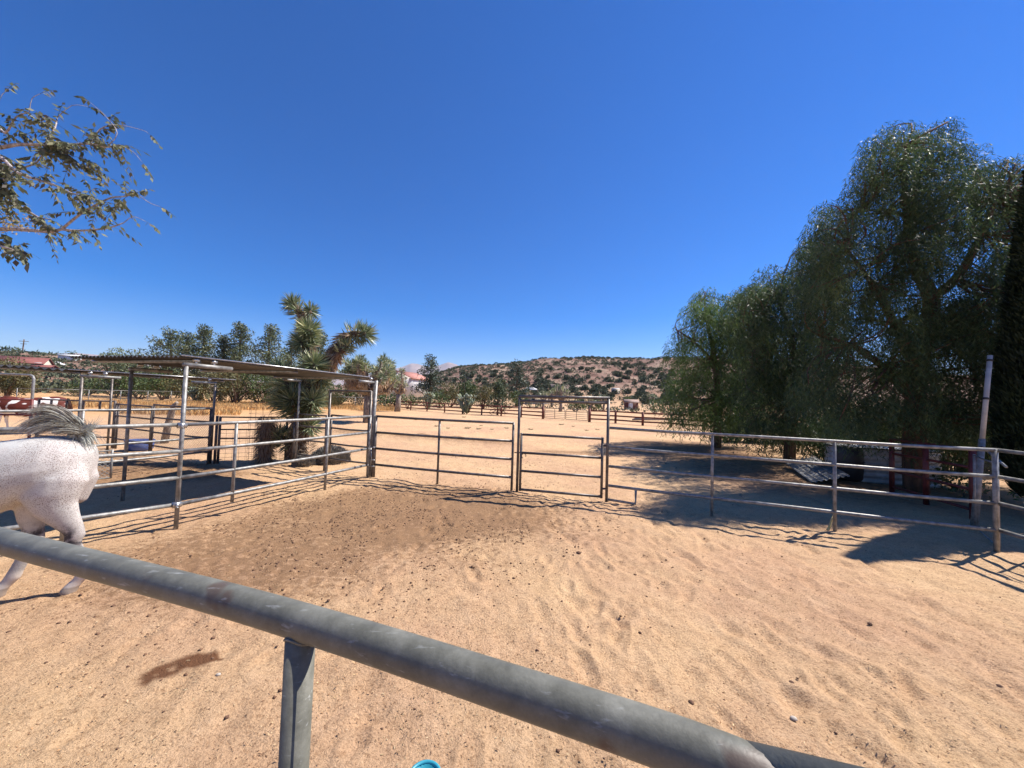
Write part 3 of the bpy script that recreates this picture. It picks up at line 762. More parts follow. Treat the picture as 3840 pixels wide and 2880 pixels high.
# ---------------------------------------------------------------- right side gear
t = thing('pole', 'tall white plastic pipe pole strapped to a thick grey stake, leaning right', 'pole', (8.28, 6.7, 0))
pb, pt = onz(3652, 1973), at(3713, 1333, 6.85)
pm = pb+(pt-pb)*.5
part('stake', MB().tube([pb+Vector((0, 0, -.05)), pm], [.052, .045], 14), M['pipe'], t, True)
part('pipe', MB().tube([pm, pt], .036, 14), M['pvc'], t, True)
for f in (.74, .97):
    q = pb+(pt-pb)*f
    part('strap', MB().tube([q-(pt-pb)*.006, q+(pt-pb)*.006], .042, 12), M['black'], t)
part('strut', MB().tube([pb+(pt-pb)*.46, Vector((7.35, 5.5, 1.25))], .018, 6), M['pipe'], t)
r0, r1 = onz(3650, 1948), onz(3345, 1852)
t = fence('pipe_gate', 'dark red pipe gate standing open beneath the drooping tree', 'gate', r0, r1, M['pipe_red'], zs=(1.32, .98, .56, .18), r=.028, rp=.05, posts=[(.52, .0)])
t = fence('mesh_panel', 'fine wire mesh panel between the leaning pole and the corner post', 'fence panel', (8.25, 6.6), (7.35, 5.6), M['pipe'], zs=(1.28, .04), r=.012, rp=.014)
part('wire_mesh', wire(MB(), (8.25, 6.6), (7.35, 5.6), .05, 1.28, .05, False, .0009), M['wire'], t)
t = fence('mesh_panel', 'fine wire mesh along the right side panel beneath the cypress', 'fence panel', (7.32, 5.2), (7.0, 1.6), M['pipe'], zs=(1.28, .04), r=.012, rp=.014)
part('wire_mesh', wire(MB(), (7.32, 5.2), (7.0, 1.6), .05, 1.28, .1, False, .0009), M['wire'], t)
# upturned stock tank
tc_ = onz(3400, 1835); L2, W2, H2 = 1.25, .5, .95
def oblong(cx, cy, l, w, z, rot, n=40):
    a = np.linspace(0, 2*math.pi, n, endpoint=False)
    x = np.sign(np.cos(a))*(l-w)+w*np.cos(a); y = w*np.sin(a)
    cs, sn = math.cos(rot), math.sin(rot)
    return np.stack([cx+x*cs-y*sn, cy+x*sn+y*cs, np.full(n, z)], 1)
t = thing('stock_tank', 'bright galvanised stock tank lying upturned behind the red gate', 'tank', (tc_.x+.3, tc_.y+1.0, 0))
rings = []
for k in range(31):
    z = H2*k/30; wv = .012*math.sin(k/30*2*math.pi*6)
    rings.append(oblong(tc_.x+.3, tc_.y+1.0, L2+wv, W2+wv, z, -.35))
for f, zz in ((.97, H2+.02), (.9, H2+.03), (.1, H2+.05)): rings.append(oblong(tc_.x+.3, tc_.y+1.0, L2*f, W2*f, zz, -.35))
part('shell', MB().loft(rings), M['tank'], t, True)
rim = oblong(tc_.x+.3, tc_.y+1.0, L2+.02, W2+.02, H2, -.35)
part('rim', MB().tube(list(rim)+[rim[0]], .02, 8, False), M['zinc'], t, True)
bp_ = onz(3232, 1812)
t = thing('barrel', 'black plastic barrel standing left of the upturned stock tank', 'barrel', (bp_.x, bp_.y+.4, 0))
th = np.linspace(0, 2*math.pi, 28, endpoint=False)
rb_ = lambda r, z: np.stack([bp_.x+r*np.cos(th), bp_.y+.4+r*np.sin(th), np.full(28, z)], 1)
part('body', MB().loft([rb_(.28, 0), rb_(.32, .08), rb_(.34, .4), rb_(.34, .7), rb_(.32, .9), rb_(.26, .97), rb_(.1, .98)]), M['black'], t, True)
part('band', MB().tube([(bp_.x+.345*math.cos(q), bp_.y+.4+.345*math.sin(q), .55) for q in np.linspace(0, 2*math.pi, 30)], .015, 6, False), M['black'], t, True)
bb = onz(3195, 1800)
t = thing('box', 'small brown wooden box beside the black barrel', 'box', (bb.x, bb.y, 0))
part('body', MB().box((bb.x, bb.y, .2), (.24, .2, .4), .3), M['roof_tan'], t)
part('lid', MB().box((bb.x, bb.y, .415), (.27, .23, .025), .3), M['roof_tan'], t)
# metal sheet and wire rack lying on the ground under the tree
s0, s1, s2 = onz(2935, 1752), onz(3045, 1815), onz(3160, 1800)
t = thing('metal_sheet', 'corrugated metal sheet lying tilted on the ground under the drooping tree', 'metal sheet', (s1.x, s1.y, 0))
dv = (s0-s1); lv_ = dv.length; dv = Vector((dv.x/lv_, dv.y/lv_, .06)); du = Vector((.86, -.12, .22))
mb = MB(); corr_sheet(mb, s1+Vector((0, 0, .04)), du, dv, 1.05, lv_*.95, .15, .02)
part('sheet', mb, M['sheet'], t, True)
mb = MB()
for k in range(7): q = s1+du*(k*.17)+Vector((-.02, 0, .08)); mb.tube([q, q+dv*lv_*.95], .006, 5)
for k in range(9): q = s1+dv*(lv_*.95*k/8)+Vector((-.02, 0, .086)); mb.tube([q, q+du*1.02], .006, 5)
t2 = thing('wire_rack', 'rusty wire rack resting on the tilted metal sheet', 'wire rack', (s1.x, s1.y, .1))
part('grid', mb, M['wire'], t2)
bo = onz(3420, 1850)
# stick of straw-coloured rope by the back rails
st = onz(3112, 1990)
mb = MB().tube([(st.x-.08, st.y-.06, .03), (st.x, st.y, .08), (st.x+.05, st.y+.02, .17), (st.x+.1, st.y+.03, .26)], [.022, .018, .016, .01], 7)
solo('straw_stick', mb, M['rope'], 'yellow straw-coloured stick poking up by the right back panel', 'stick', (st.x, st.y, 0))

# ---------------------------------------------------------------- red rail fence across the paddock
def rail_fence(name, label, pts, post_h=1.18, extra=()):
    t = thing(name, label, 'fence', (pts[0].x, pts[0].y, float(macro(pts[0].x, pts[0].y))))
    for k, p in enumerate(pts):
        g = float(macro(p.x, p.y)); w = .2 if k in extra else .15; h = post_h+.1 if k in extra else post_h
        mb = MB().box((p.x, p.y, g+h/2-.05), (w, w, h+.1), .25)
        part('post', mb, M['redwood'], t)
    for k in range(len(pts)-1):
        a, b = pts[k], pts[k+1]; d = (b-a); d.z = 0; L = d.length; an = math.atan2(d.y, d.x)
        mb = MB()
        for h in (post_h-.1, post_h*.58, post_h*.26):
            za, zb = float(macro(a.x, a.y))+h, float(macro(b.x, b.y))+h
            c = (a+b)/2; mb.box((c.x, c.y, (za+zb)/2), (L-.15, .05, .13), an)
        part('rails', mb, M['redwood'], t)
    return t
lp_ = [G(u, v) for u, v in ((1425, 1512), (1479, 1534), (1540, 1538), (1601, 1543), (1667, 1547.5), (1734, 1553), (1806, 1556.5), (1879, 1561), (1954, 1565), (2036, 1571.5))]
rail_fence('rail_fence', 'three-rail red wooden fence across the paddock, left of the double gate', lp_, extra=(9,))
rp_ = [G(u, v) for u, v in ((2210, 1583), (2308, 1588), (2410, 1596), (2517, 1601), (2640, 1612), (2790, 1624))]
rail_fence('rail_fence', 'three-rail red wooden fence running right from the double gate under the drooping tree', rp_, extra=(0,))
def farm_gate(a, b, label):
    t = thing('farm_gate', label, 'gate', (a.x, a.y, a.z), 'leaves of the double farm gate')
    d = (b-a); L = d.length; d = d/L
    mb = MB(); P = [a+Vector((0, 0, .12)), a+Vector((0, 0, .95)), a+d*.08+Vector((0, 0, 1.08)), a+d*.2+Vector((0, 0, 1.12)), b-d*.2+Vector((0, 0, 1.12)), b-d*.08+Vector((0, 0, 1.08)), b+Vector((0, 0, .95)), b+Vector((0, 0, .12)), a+Vector((0, 0, .12))]
    mb.tube(P, .03, 6); part('frame', mb, M['pipe_brown'], t)
    for z in (.3, .48, .66, .88): part('rail', MB().tube([a+Vector((0, 0, z)), b+Vector((0, 0, z))], .02, 5), M['pipe_brown'], t)
    part('brace', MB().tube([a+d*L*.5+Vector((0, 0, .12)), a+d*L*.5+Vector((0, 0, 1.12))], .025, 5), M['pipe_brown'], t)
ga, gb = lp_[-1], rp_[0]; gd_ = gb-ga
farm_gate(ga+gd_*.04, ga+gd_*.49, 'left leaf of the tubular double farm gate in the red fence')
farm_gate(ga+gd_*.51, ga+gd_*.96, 'right leaf of the tubular double farm gate in the red fence')
# fallen poles beyond the right part
mb = MB()
q = G(2440, 1580)
for k in range(3): mb.tube([(q.x-2+k*.3, q.y+.5*k, .12+.03*k), (q.x+3, q.y-.6+.5*k, .3-.05*k)], .08, 8)
solo('log_pile', mb, M['bark_grey'], 'pile of pale fallen poles behind the right part of the red fence', 'logs', (q.x, q.y, 0), smooth=True)
# boundary wire fence on the left and centre
def wirefence(label, pts, h=1.5, rail=True):
    t = thing('wire_fence', label, 'fence', (pts[0].x, pts[0].y, float(macro(pts[0].x, pts[0].y))))
    for k in range(len(pts)-1):
        a, b = pts[k], pts[k+1]; n = max(1, int((b-a).length/3.2))
        for j in range(n+(k == len(pts)-2)):
            p = lerp(a, b, j/n); g = float(macro(p.x, p.y))
            part('post', MB().tube([(p.x, p.y, g-.05), (p.x, p.y, g+h)], .035, 6), M['pipe'], t)
        ga_, gb_ = float(macro(a.x, a.y)), float(macro(b.x, b.y)); mb = MB()
        if rail: mb.tube([(a.x, a.y, ga_+h), (b.x, b.y, gb_+h)], .025, 5)
        part('top_rail', mb, M['pipe'], t)
        base = (ga_+gb_)/2
        part('wire_mesh', wire(MB(), a, b, base+.05, base+h, .3, True, .004), M['wire'], t)
wirefence('far chain-link boundary fence behind the dry grass on the left', [G(60, 1515), G(330, 1517), G(640, 1511), G(780, 1512), G(900, 1512)], 1.5)
wirefence('far chain-link boundary fence behind the Joshua trees and red fence', [G(905, 1512), G(1190, 1531), G(1330, 1534), G(1500, 1524), G(1640, 1522), G(1830, 1524)], 1.5)

# ---------------------------------------------------------------- vegetation builders
def blob_leaves(mb, centers, radii, n, L, W, flat=.8, shell=.55, droop=0.0, outward=.7):
    for c, r in zip(centers, radii):
        k = max(4, int(n*r*r)) if n > 0 else 40
        d = rng.normal(size=(k, 3)); d /= np.linalg.norm(d, axis=1)[:, None]
        rad = r*(shell+(1-shell)*rng.random(k)**.6)*(.82+.36*rng.random(k))
        P = np.array(c)+d*rad[:, None]*np.array([1, 1, flat])
        D = d*outward+rng.normal(size=(k, 3))*.7; D[:, 2] += -droop+.15
        mb.leaves(P, D, L*(.6+.8*rng.random(k)), W*(.6+.8*rng.random(k)))
    return mb
def limb(mb, a, b, r0, r1, bend=.12, n=5, seg=7):
    a, b = Vector(a), Vector(b); L = (b-a).length
    o = Vector(rng.normal(size=3))*L*bend
    pts = [a+(b-a)*(k/n)+o*math.sin(math.pi*k/n)*(1 if k < n else 0) for k in range(n+1)]
    mb.tube(pts, [r0+(r1-r0)*k/n for k in range(n+1)], seg)
def tree(name, label, cat, base, h, w, kind, mat, bark='bark', group=None, leaf=(.3, .09), dens=60, seed=0, trunk=.25, lean=0):
    """kind: pine | round | cone | column"""
    r = np.random.default_rng(seed)
    t = thing(name, label, cat, base, group)
    bx, by, bz = base
    cs, rs = [], []
    tb = MB()
    if kind == 'pine':
        tw = h*.028+.05
        pts = [(bx+lean*k/6*h*.15+r.normal()*.1*k/6*w*.2, by, bz-.2+h*.95*k/6) for k in range(7)]
        tb.tube(pts, [tw*(1-.85*k/6) for k in range(7)], 8)
        nl = 34
        for k in range(nl):
            f = .22+.76*k/nl; a = k*2.4+r.normal()*.4
            rad = w/2*(1.08-.92*((f-.22)/.78)**1.5)*(.55+.6*r.random()); z = bz+h*f
            ex = (bx+lean*f*h*.15+rad*math.cos(a), by+rad*math.sin(a), z+rad*.25)
            limb(tb, (bx+lean*f*h*.15, by, z-.1*rad), ex, tw*.35*(1-f*.6), .02, .06, 3, 5)
            for q in (1.0, .62, .3)[:2+(r.random() < .6)]:
                cs.append((bx+lean*f*h*.15+(ex[0]-bx)*q, by+(ex[1]-by)*q, z+rad*.25*q+r.normal()*.12)); rs.append(h*.064*(.75+.6*r.random())*(1.1-.35*f))
    elif kind == 'cone':
        tb.tube([(bx, by, bz-.2), (bx, by, bz+h*.7)], [.12, .04], 7)
        for k in range(34):
            f = r.random()**.8; a = r.random()*6.28; rad = w/2*(1-f**1.3)*(.5+.5*r.random())*min(1, .55+f*2.5)
            cs.append((bx+rad*math.cos(a), by+rad*math.sin(a), bz+h*(.06+.86*f))); rs.append(w*.17*(.7+.6*r.random()))
    elif kind == 'round':
        n0 = 4+int(r.random()*3)
        for k in range(n0):
            a = k*6.28/n0+r.random(); ex = (bx+w*.32*math.cos(a), by+w*.32*math.sin(a), bz+h*(.55+.3*r.random()))
            limb(tb, (bx+.05*math.cos(a), by, bz-.1), ex, .02*h+.02, .02, .1, 4, 6)
        nn = 30
        for k in range(nn):
            d = r.normal(size=3); d /= np.linalg.norm(d); q = r.random()**.35
            zc = trunk*h+(h*(1-trunk))*.5
            cs.append((bx+d[0]*q*w*.4, by+d[1]*q*w*.4, bz+zc+d[2]*q*h*(1-trunk)*.4)); rs.append(min(w, h)*.14*(.7+.7*r.random()))
    lb = MB(); blob_leaves(lb, cs, rs, dens, leaf[0], leaf[1], .8)
    part('crown', lb, mat if not isinstance(mat, str) else M[mat], t)
    part('trunk', tb, M[bark], t, True)
    return t
def T(label, u, Y, vtop, wpx, kind, mat, name='tree', cat='tree', seed=0, leaf=None, dens=None, group=None, trunk=.2, zoff=0, bark='bark', lean=0):
    g = gat(u, Y); g.z += zoff
    top = at(u, vtop, Y).z; h = top-g.z; w = wpx/FPX*Y
    if leaf is None: leaf = (max(.16, Y*.0055), max(.06, Y*.0024))
    r_ = h*.075 if kind == 'pine' else (w*.17 if kind == 'cone' else min(w, h)*.14)
    if dens is None: dens = 6.5/(leaf[0]*leaf[1])*(.8 if kind == 'pine' else 1)
    return tree(name, label, cat, g, h, w, kind, mat, bark, group, leaf, dens, seed, trunk, lean)

# pines on the left
T('pale rounded desert tree rising behind the near shelter roof, left of the pines', 465, 66, 1296, 150, 'round', 'pale', 'mesquite_tree', seed=1)
T('wide dark pine left of a narrow slender one, behind the shelter roof', 625, 64, 1232, 190, 'pine', 'pine', 'pine_tree', seed=2)
T('olive-green pine with flat top between two taller pines', 690, 70, 1245, 130, 'pine', 'pine_olive', 'pine_tree', seed=3)
T('slender pale pine standing just left of the first gap in the tree line', 752, 66, 1218, 100, 'pine', 'pine', 'pine_tree', seed=4)
T('short dark pine right of the first gap in the tree line', 828, 62, 1258, 95, 'pine', 'pine', 'pine_tree', seed=5)
T('tallest pine of the left row, with a loose pointed top', 888, 62, 1210, 125, 'pine', 'pine', 'pine_tree', seed=6)
T('airy pine just left of the large Joshua tree', 1000, 58, 1219, 140, 'pine', 'pine', 'pine_tree', seed=7)
T('dark pine half hidden behind the large Joshua tree', 1195, 60, 1248, 110, 'pine', 'pine', 'pine_tree', seed=8)
T('lower pine whose top shows just left of the Joshua tree stem', 1085, 64, 1285, 120, 'pine', 'pine_olive', 'pine_tree', seed=9)
# shrubs below the pines
sl = [(240, 74, 1425, 150, 'shrub_olive', 'olive bush behind the farther shelter, left of its front post'),
      (330, 66, 1420, 130, 'shrub', 'green bush directly behind the front post of the farther shelter'),
      (430, 62, 1400, 150, 'shrub', 'dense green bush below the pale desert tree'),
      (520, 58, 1385, 160, 'shrub', 'dark bush between the two thin shelter posts'),
      (610, 56, 1380, 150, 'shrub', 'bush under the wide dark pine'),
      (700, 54, 1390, 140, 'shrub_olive', 'olive bush just left of the pale flowering cholla'),
      (800, 50, 1380, 150, 'shrub_olive', 'olive bush directly right of the rear shelter post'),
      (880, 46, 1375, 190, 'shrub_olive', 'large olive-brown bush in front of the tallest pine'),
      (975, 48, 1385, 150, 'shrub', 'mixed green bush left of the large Joshua tree'),
      (1060, 52, 1400, 150, 'shrub_olive', 'olive bush behind the lower rosettes of the large Joshua tree'),
      (1180, 50, 1440, 130, 'shrub', 'bush seen just right of the large Joshua tree stem'),
      (1270, 52, 1425, 160, 'shrub', 'bush filling the inner arch behind the shelter'),
      (1350, 54, 1440, 130, 'shrub_olive', 'bush behind the trunk of the second Joshua tree'),
      (1450, 52, 1462, 130, 'shrub', 'low green bush in front of the pink-roofed house'),
      (1530, 53, 1470, 140, 'shrub', 'low green bush left of the round blue-green pine'),
      (1650, 60, 1462, 110, 'shrub', 'bush just right of the foot of the round blue-green pine'),
      (1690, 66, 1425, 90, 'shrub_olive', 'olive tree-like bush left of the grey cholla'),
      (1760, 70, 1415, 120, 'shrub', 'dark bush behind the grey cholla'),
      (1815, 64, 1440, 100, 'shrub_olive', 'olive bush left of the cone-shaped juniper'),
      (1955, 75, 1465, 110, 'shrub', 'bright green bush right of the cone-shaped juniper'),
      (2160, 66, 1490, 110, 'shrub', 'wide dark green bush behind the double farm gate'),
      (2225, 70, 1495, 80, 'shrub', 'smaller bush behind the right gate leaf, next to a little Joshua tree'),
      (2480, 62, 1492, 150, 'shrub', 'broad green bush right of the small red shed'),
      (2560, 60, 1500, 130, 'shrub_olive', 'bush at the left foot of the drooping trees'),
      (2352, 100, 1480, 26, 'shrub', 'small round bush poking up behind the small red shed')]
for k, (u, Y, v, w, m, lab) in enumerate(sl):
    T(lab, u, Y, v, w, 'round', m, 'bush', 'bush', seed=20+k, trunk=0.02, group='bushes behind the paddock')
T('round blue-green pine right of the pink-roofed house', 1612, 78, 1337, 105, 'pine', 'bluepine', 'pine_tree', seed=61, dens=90)
T('blue-green conifer in front of the hill, right of the round pine', 1938, 80, 1352, 90, 'pine', 'bluepine', 'pine_tree', seed=62)
T('yellow-green poplar-like tree above the cone-shaped juniper', 1865, 84, 1402, 50, 'round', 'pine_olive', 'broadleaf_tree', seed=63)
T('small dark conifer between the round pine and the grey cholla', 1735, 76, 1405, 60, 'pine', 'bluepine', 'pine_tree', seed=64)
T('small green conifer against the foot of the hill, left of the blue-green conifer', 1885, 78, 1420, 60, 'pine', 'pine', 'pine_tree', seed=65)
T('cone-shaped green juniper standing just behind the red rail fence', 1868, 42.5, 1425, 82, 'cone', 'juniper', 'juniper_tree', seed=66)
T('large olive tree at the left picture edge behind the farther shelter roof', 20, 40, 1330, 180, 'round', 'shrub_olive', 'broadleaf_tree', seed=67, trunk=.05)
# bare pale tree by the house
g = gat(1545, 96); t = thing('bare_tree', 'bare pale leafless tree rising above the pink roof', 'tree', g)
mb = MB(); r9 = np.random.default_rng(4)
mb.tube([g, g+Vector((0, 0, 3))], [.2, .14], 6)
for k in range(26):
    a = g+Vector((0, 0, 2.2+r9.random()*2)); b_ = a+Vector((r9.normal()*1.6, r9.normal()*1.2, 2+r9.random()*3.4)); limb(mb, a, b_, .07, .012, .05, 3, 4)
part('trunk', mb, M['bark_pale'], t)

# cholla / prickly clumps
def cholla(label, u, Y, vtop, wpx, seed, name='cholla_cactus'):
    g = gat(u, Y); h = at(u, vtop, Y).z-g.z; w = wpx/FPX*Y; r = np.random.default_rng(seed)
    t = thing(name, label, 'cactus', g); mb = MB()
    for k in range(26):
        a = r.random()*6.28; q = r.random()**.5; p0 = g+Vector((math.cos(a)*w*.12*q, math.sin(a)*w*.12*q, h*.15*r.random()))
        p1 = g+Vector((math.cos(a)*w*.42*q, math.sin(a)*w*.42*q, h*(.4+.3*r.random())))
        limb(mb, p0, p1, .06, .08, .1, 3, 5)
        for j in range(3):
            d = Vector((r.normal()*.5, r.normal()*.5, .35+r.random()*.7)).normalized()
            mb.tube([p1, p1+d*h*.08, p1+d*h*.17], [.05, .11, .04], 6)
    part('stems', mb, M['cactus'], t, True)
    return t
cholla('large grey-green cholla cactus overlapping the red rail fence', 1750, 43, 1458, 75, 3)
cholla('smaller pale cholla cactus above the red rail fence, left of the large one', 1607, 52, 1455, 45, 4)
cholla('pale flowering cholla seen between the near shelter posts', 735, 50, 1435, 50, 5)

# ---------------------------------------------------------------- Joshua trees
def yucca_along(gm, dm, path, r_in, L, dens, green, W=.03, seed=0, tipball=True):
    """daggers radiating from a stem path; green = fraction of the path (from the tip) that is green"""
    r = np.random.default_rng(seed); P = np.array([list(p) for p in path]); seg = np.linalg.norm(np.diff(P, axis=0), axis=1); cum = np.concatenate([[0], np.cumsum(seg)]); tot = cum[-1]
    n = int(tot*dens)
    s = r.random(n)*tot; idx = np.clip(np.searchsorted(cum, s)-1, 0, len(seg)-1)
    f = ((s-cum[idx])/seg[idx])[:, None]; Q = P[idx]*(1-f)+P[idx+1]*f
    Tn = (P[idx+1]-P[idx])/seg[idx][:, None]
    d = r.normal(size=(n, 3)); d -= Tn*np.sum(d*Tn, 1)[:, None]; d /= np.linalg.norm(d, axis=1)[:, None]
    fr = s/tot; isg = fr > (1-green)+r.normal(size=n)*.05
    D = d+Tn*np.where(isg, .25+1.1*np.clip((fr-(1-green))/max(green, .01), 0, 1)**2, -.55-.3*r.random(n))[:, None]
    D[~isg] += np.array([0, 0, -.45])
    LL = L*np.where(isg, .85+.3*r.random(n), .7+.35*r.random(n))
    Bp_ = Q+d*r_in
    gm.leaves(Bp_[isg], D[isg], LL[isg], W); dm.leaves(Bp_[~isg], D[~isg], LL[~isg], W)
    if tipball:
        k = int(dens*.42); dd_ = r.normal(size=(k, 3)); dd_ /= np.linalg.norm(dd_, axis=1)[:, None]
        tn = Tn[-1] if n else np.array([0, 0, 1.0]); tn = (P[-1]-P[-2])/seg[-1]
        dot = dd_@tn; dd_ = dd_[dot > -.35]
        (gm if green > 0 else dm).leaves(np.repeat(P[-1][None], len(dd_), 0)+dd_*r_in*.6, dd_, L*(.9+.3*r.random(len(dd_))), W)
t = thing('joshua_tree', 'large shaggy Joshua tree with big spiky rosettes behind the near shelter', 'Joshua tree', onz(1108, 1732))
YJ = 10.95
J = lambda u, v, y=0: at(u, v, YJ+y)
gm, dm, sm = MB(), MB(), MB()
trunk = [J(1108, 1738), J(1112, 1650), J(1130, 1560), J(1148, 1480), J(1160, 1400), J(1162, 1340)]
sm.tube(trunk, [.26, .2, .17, .16, .14, .12], 12)
yucca_along(gm, dm, trunk[:4], .17, .3, 330, 0, .022, 1, False)
yucca_along(gm, dm, trunk[2:], .15, .32, 260, 0, .022, 2, False)
stems = [([J(1160, 1370), J(1158, 1320), J(1150, 1290), J(1158, 1255, -.1), J(1158, 1238, -.25)], .42, 620, .5),
         ([J(1150, 1290), J(1142, 1230, .05), J(1135, 1190, .05), J(1118, 1165), J(1098, 1140, -.05)], .34, 420, .35),
         ([J(1140, 1200, .05), J(1150, 1175, 0), J(1165, 1168, -.05)], .28, 420, .12),
         ([J(1160, 1310), J(1140, 1300, -.1), J(1128, 1285, -.28)], .38, 560, .6),
         ([J(1160, 1410), J(1172, 1385, -.25), J(1177, 1368, -.5)], .46, 700, .75),
         ([J(1175, 1430), J(1225, 1380), J(1258, 1320), J(1285, 1275), J(1325, 1252), J(1368, 1252)], .4, 560, .2),
         ([J(1225, 1380, -.1), J(1265, 1330, -.15), J(1300, 1300, -.2)], .3, 300, .35),
         ([J(1140, 1500), J(1100, 1470, -.2), J(1068, 1435, -.35)], .46, 560, .7),
         ([J(1130, 1560), J(1090, 1530, -.15), J(1055, 1495, -.3)], .46, 560, .7),
         ([J(1135, 1560, -.1), J(1110, 1530, -.3), J(1095, 1500, -.5)], .46, 560, .75),
         ([J(1140, 1560), J(1160, 1530, -.2), J(1172, 1500, -.4)], .44, 620, .7),
         ([J(1145, 1460), J(1185, 1440, -.1), J(1205, 1420, -.2)], .36, 380, .6),
         ([J(1130, 1450), J(1070, 1410, .1), J(1040, 1385, .1)], .4, 420, .6),
         ([J(1115, 1680), J(1080, 1660, -.1), J(1050, 1635, -.2)], .38, 560, .7),
         ([J(1120, 1640), J(1150, 1615, -.1), J(1165, 1600, -.2)], .34, 420, .3)]
for k, (pth, L, dn, gr) in enumerate(stems):
    sm.tube(pth, [.13]+[.11]*(len(pth)-2)+[.07], 9)
    yucca_along(gm, dm, pth, .07, L, int(dn*.85), gr, .034, 30+k)
# skirt of dead blades round the foot
yucca_along(gm, dm, [J(1112, 1560), J(1150, 1650), J(1160, 1735)], .05, .3, 300, 0, .018, 77, False)
part('trunk', sm, M['bark'], t, True); part('green_leaves', gm, M['yucca_g'], t); part('dead_leaves', dm, M['yucca_d'], t)

def small_joshua(label, u, Y, vtop, wpx, heads, seed, L=.3, dens=60, vcr=None, Wd=.06):
    g = gat(u, Y); h = at(u, vtop, Y).z-g.z; w = wpx/FPX*Y; r = np.random.default_rng(seed)
    t = thing('joshua_tree', label, 'Joshua tree', g); gm, dm, sm = MB(), MB(), MB()
    fork = g+Vector((r.normal()*.1, 0, h*.38)); tw = h*.055
    sm.tube([g+Vector((0, 0, -.1)), g+Vector((r.normal()*.05, 0, h*.2)), fork], [tw*1.25, tw, tw*.9], 9)
    for k in range(heads):
        a = k*2.4+r.random(); q = (.25+.75*((k+.5)/heads))**.6
        e = g+Vector((math.cos(a)*w*.44*q, math.sin(a)*w*.44*q, h*(.93-.38*q*q*r.random()-.16*r.random())))
        mid = (fork+e)/2+Vector((math.cos(a)*w*.07, math.sin(a)*w*.07, -h*.06))
        sm.tube([fork, mid, e], [tw*.6, tw*.42, tw*.3], 6)
        yucca_along(gm, dm, [mid, (mid+e)/2, e], tw*.3, L, dens, .4, Wd, seed*50+k)
    part('trunk', sm, M['bark_grey'], t, True); part('green_leaves', gm, M['yucca_g'], t); part('dead_leaves', dm, M['yucca_d'], t)
small_joshua('many-headed Joshua tree with pale trunk behind the inner arch', 1385, 26, 1312, 240, 34, 5, L=.42, dens=150, Wd=.045)
small_joshua('Joshua tree with side arms next to the pink-roofed house', 1492, 44, 1372, 85, 7, 6, L=.45, dens=70, Wd=.08)
for k, (u, Y, v, w, n, lab) in enumerate([(2103, 62, 1436, 70, 14, 'branching Joshua tree seen through the arch, behind the left gate leaf'),
        (2038, 70, 1462, 40, 7, 'small Joshua tree under the left end of the arch bar'),
        (2214, 66, 1478, 36, 6, 'small Joshua tree right beside the right gate post'),
        (2265, 72, 1470, 44, 8, 'small Joshua tree just left of the right arch post'),
        (2445, 110, 1476, 34, 6, 'tiny Joshua tree on the slope right of the red shed'),
        (2070, 90, 1452, 50, 9, 'grey Joshua tree behind the arch bar near the tan roof'),
        (180, 190, 1352, 30, 6, 'tiny Joshua tree on the left hillside right of the red-roofed house')]):
    small_joshua(lab, u, Y, v, w, n, 11+k, L=.5*Y/66, dens=26, Wd=.0016*Y)

# dry stump wrapped in wire, grey brush
sp = onz(990, 1735)
t = thing('dead_stump', 'dry fibrous brown stump inside a wire cage left of the large Joshua tree', 'stump', (sp.x, sp.y, 0))
mb = MB().tube([(sp.x, sp.y, 0), (sp.x, sp.y, .6), (sp.x+.03, sp.y, 1.2)], [.17, .15, .16], 10); part('core', mb, M['bark'], t, True)
gm, dm = MB(), MB(); yucca_along(gm, dm, [(sp.x, sp.y, .05), (sp.x, sp.y, .7), (sp.x+.03, sp.y, 1.35)], .13, .28, 900, 0, .014, 4, False)
part('fibres', dm, M['yucca_d'], t)
mb = MB()
for k in range(14):
    a = k*2*math.pi/14; mb.tube([(sp.x+.45*math.cos(a), sp.y+.3*math.sin(a), 0), (sp.x+.45*math.cos(a), sp.y+.3*math.sin(a), 1.75)], .003, 4, False)
for z in np.arange(.1, 1.8, .16): mb.tube([(sp.x+.45*math.cos(a), sp.y+.3*math.sin(a), z) for a in np.linspace(0, 6.283, 17)], .003, 4, False)
part('wire_cage', mb, M['wire'], t)
def brush(label, c, w, h, n, mat='greybrush', name='brush'):
    mb = MB(); a = rng.random(n)*6.283; q = rng.random(n)**.5
    P = np.stack([c[0]+np.cos(a)*q*w*.38, c[1]+np.sin(a)*q*w*.3, np.full(n, c[2])], 1)
    D = np.stack([np.cos(a)*q*.45, np.sin(a)*q*.4, np.full(n, 1.0)], 1)+rng.normal(size=(n, 3))*.1
    L = h*np.sqrt(np.clip(1-(q*.8)**2, 0, 1))*(.8+.3*rng.random(n))
    mb.leaves(P, D, L, .018)
    k = n
    d = rng.normal(size=(k, 3)); d[:, 2] = abs(d[:, 2]); d /= np.linalg.norm(d, axis=1)[:, None]
    mb.leaves(np.array(c)+d*np.array([w/2, w*.4, h])*.85, d+rng.normal(size=(k, 3))*.4+np.array([0, 0, .5]), .1, .02)
    solo(name, mb, M[mat], label, 'dry bush', c)
brush('grey dome of dry brush right of the small dark pipe panel', tuple(onz(1240, 1733)), 1.15, .5, 1500)
brush('small grey tuft of brush below the left shelter gate', tuple(onz(1140, 1745)), .6, .28, 600)
brush('round tan dry bush beside the large Joshua tree', tuple(G(1225, 1532)), 3.4, 3.0, 900, 'shrub_olive')

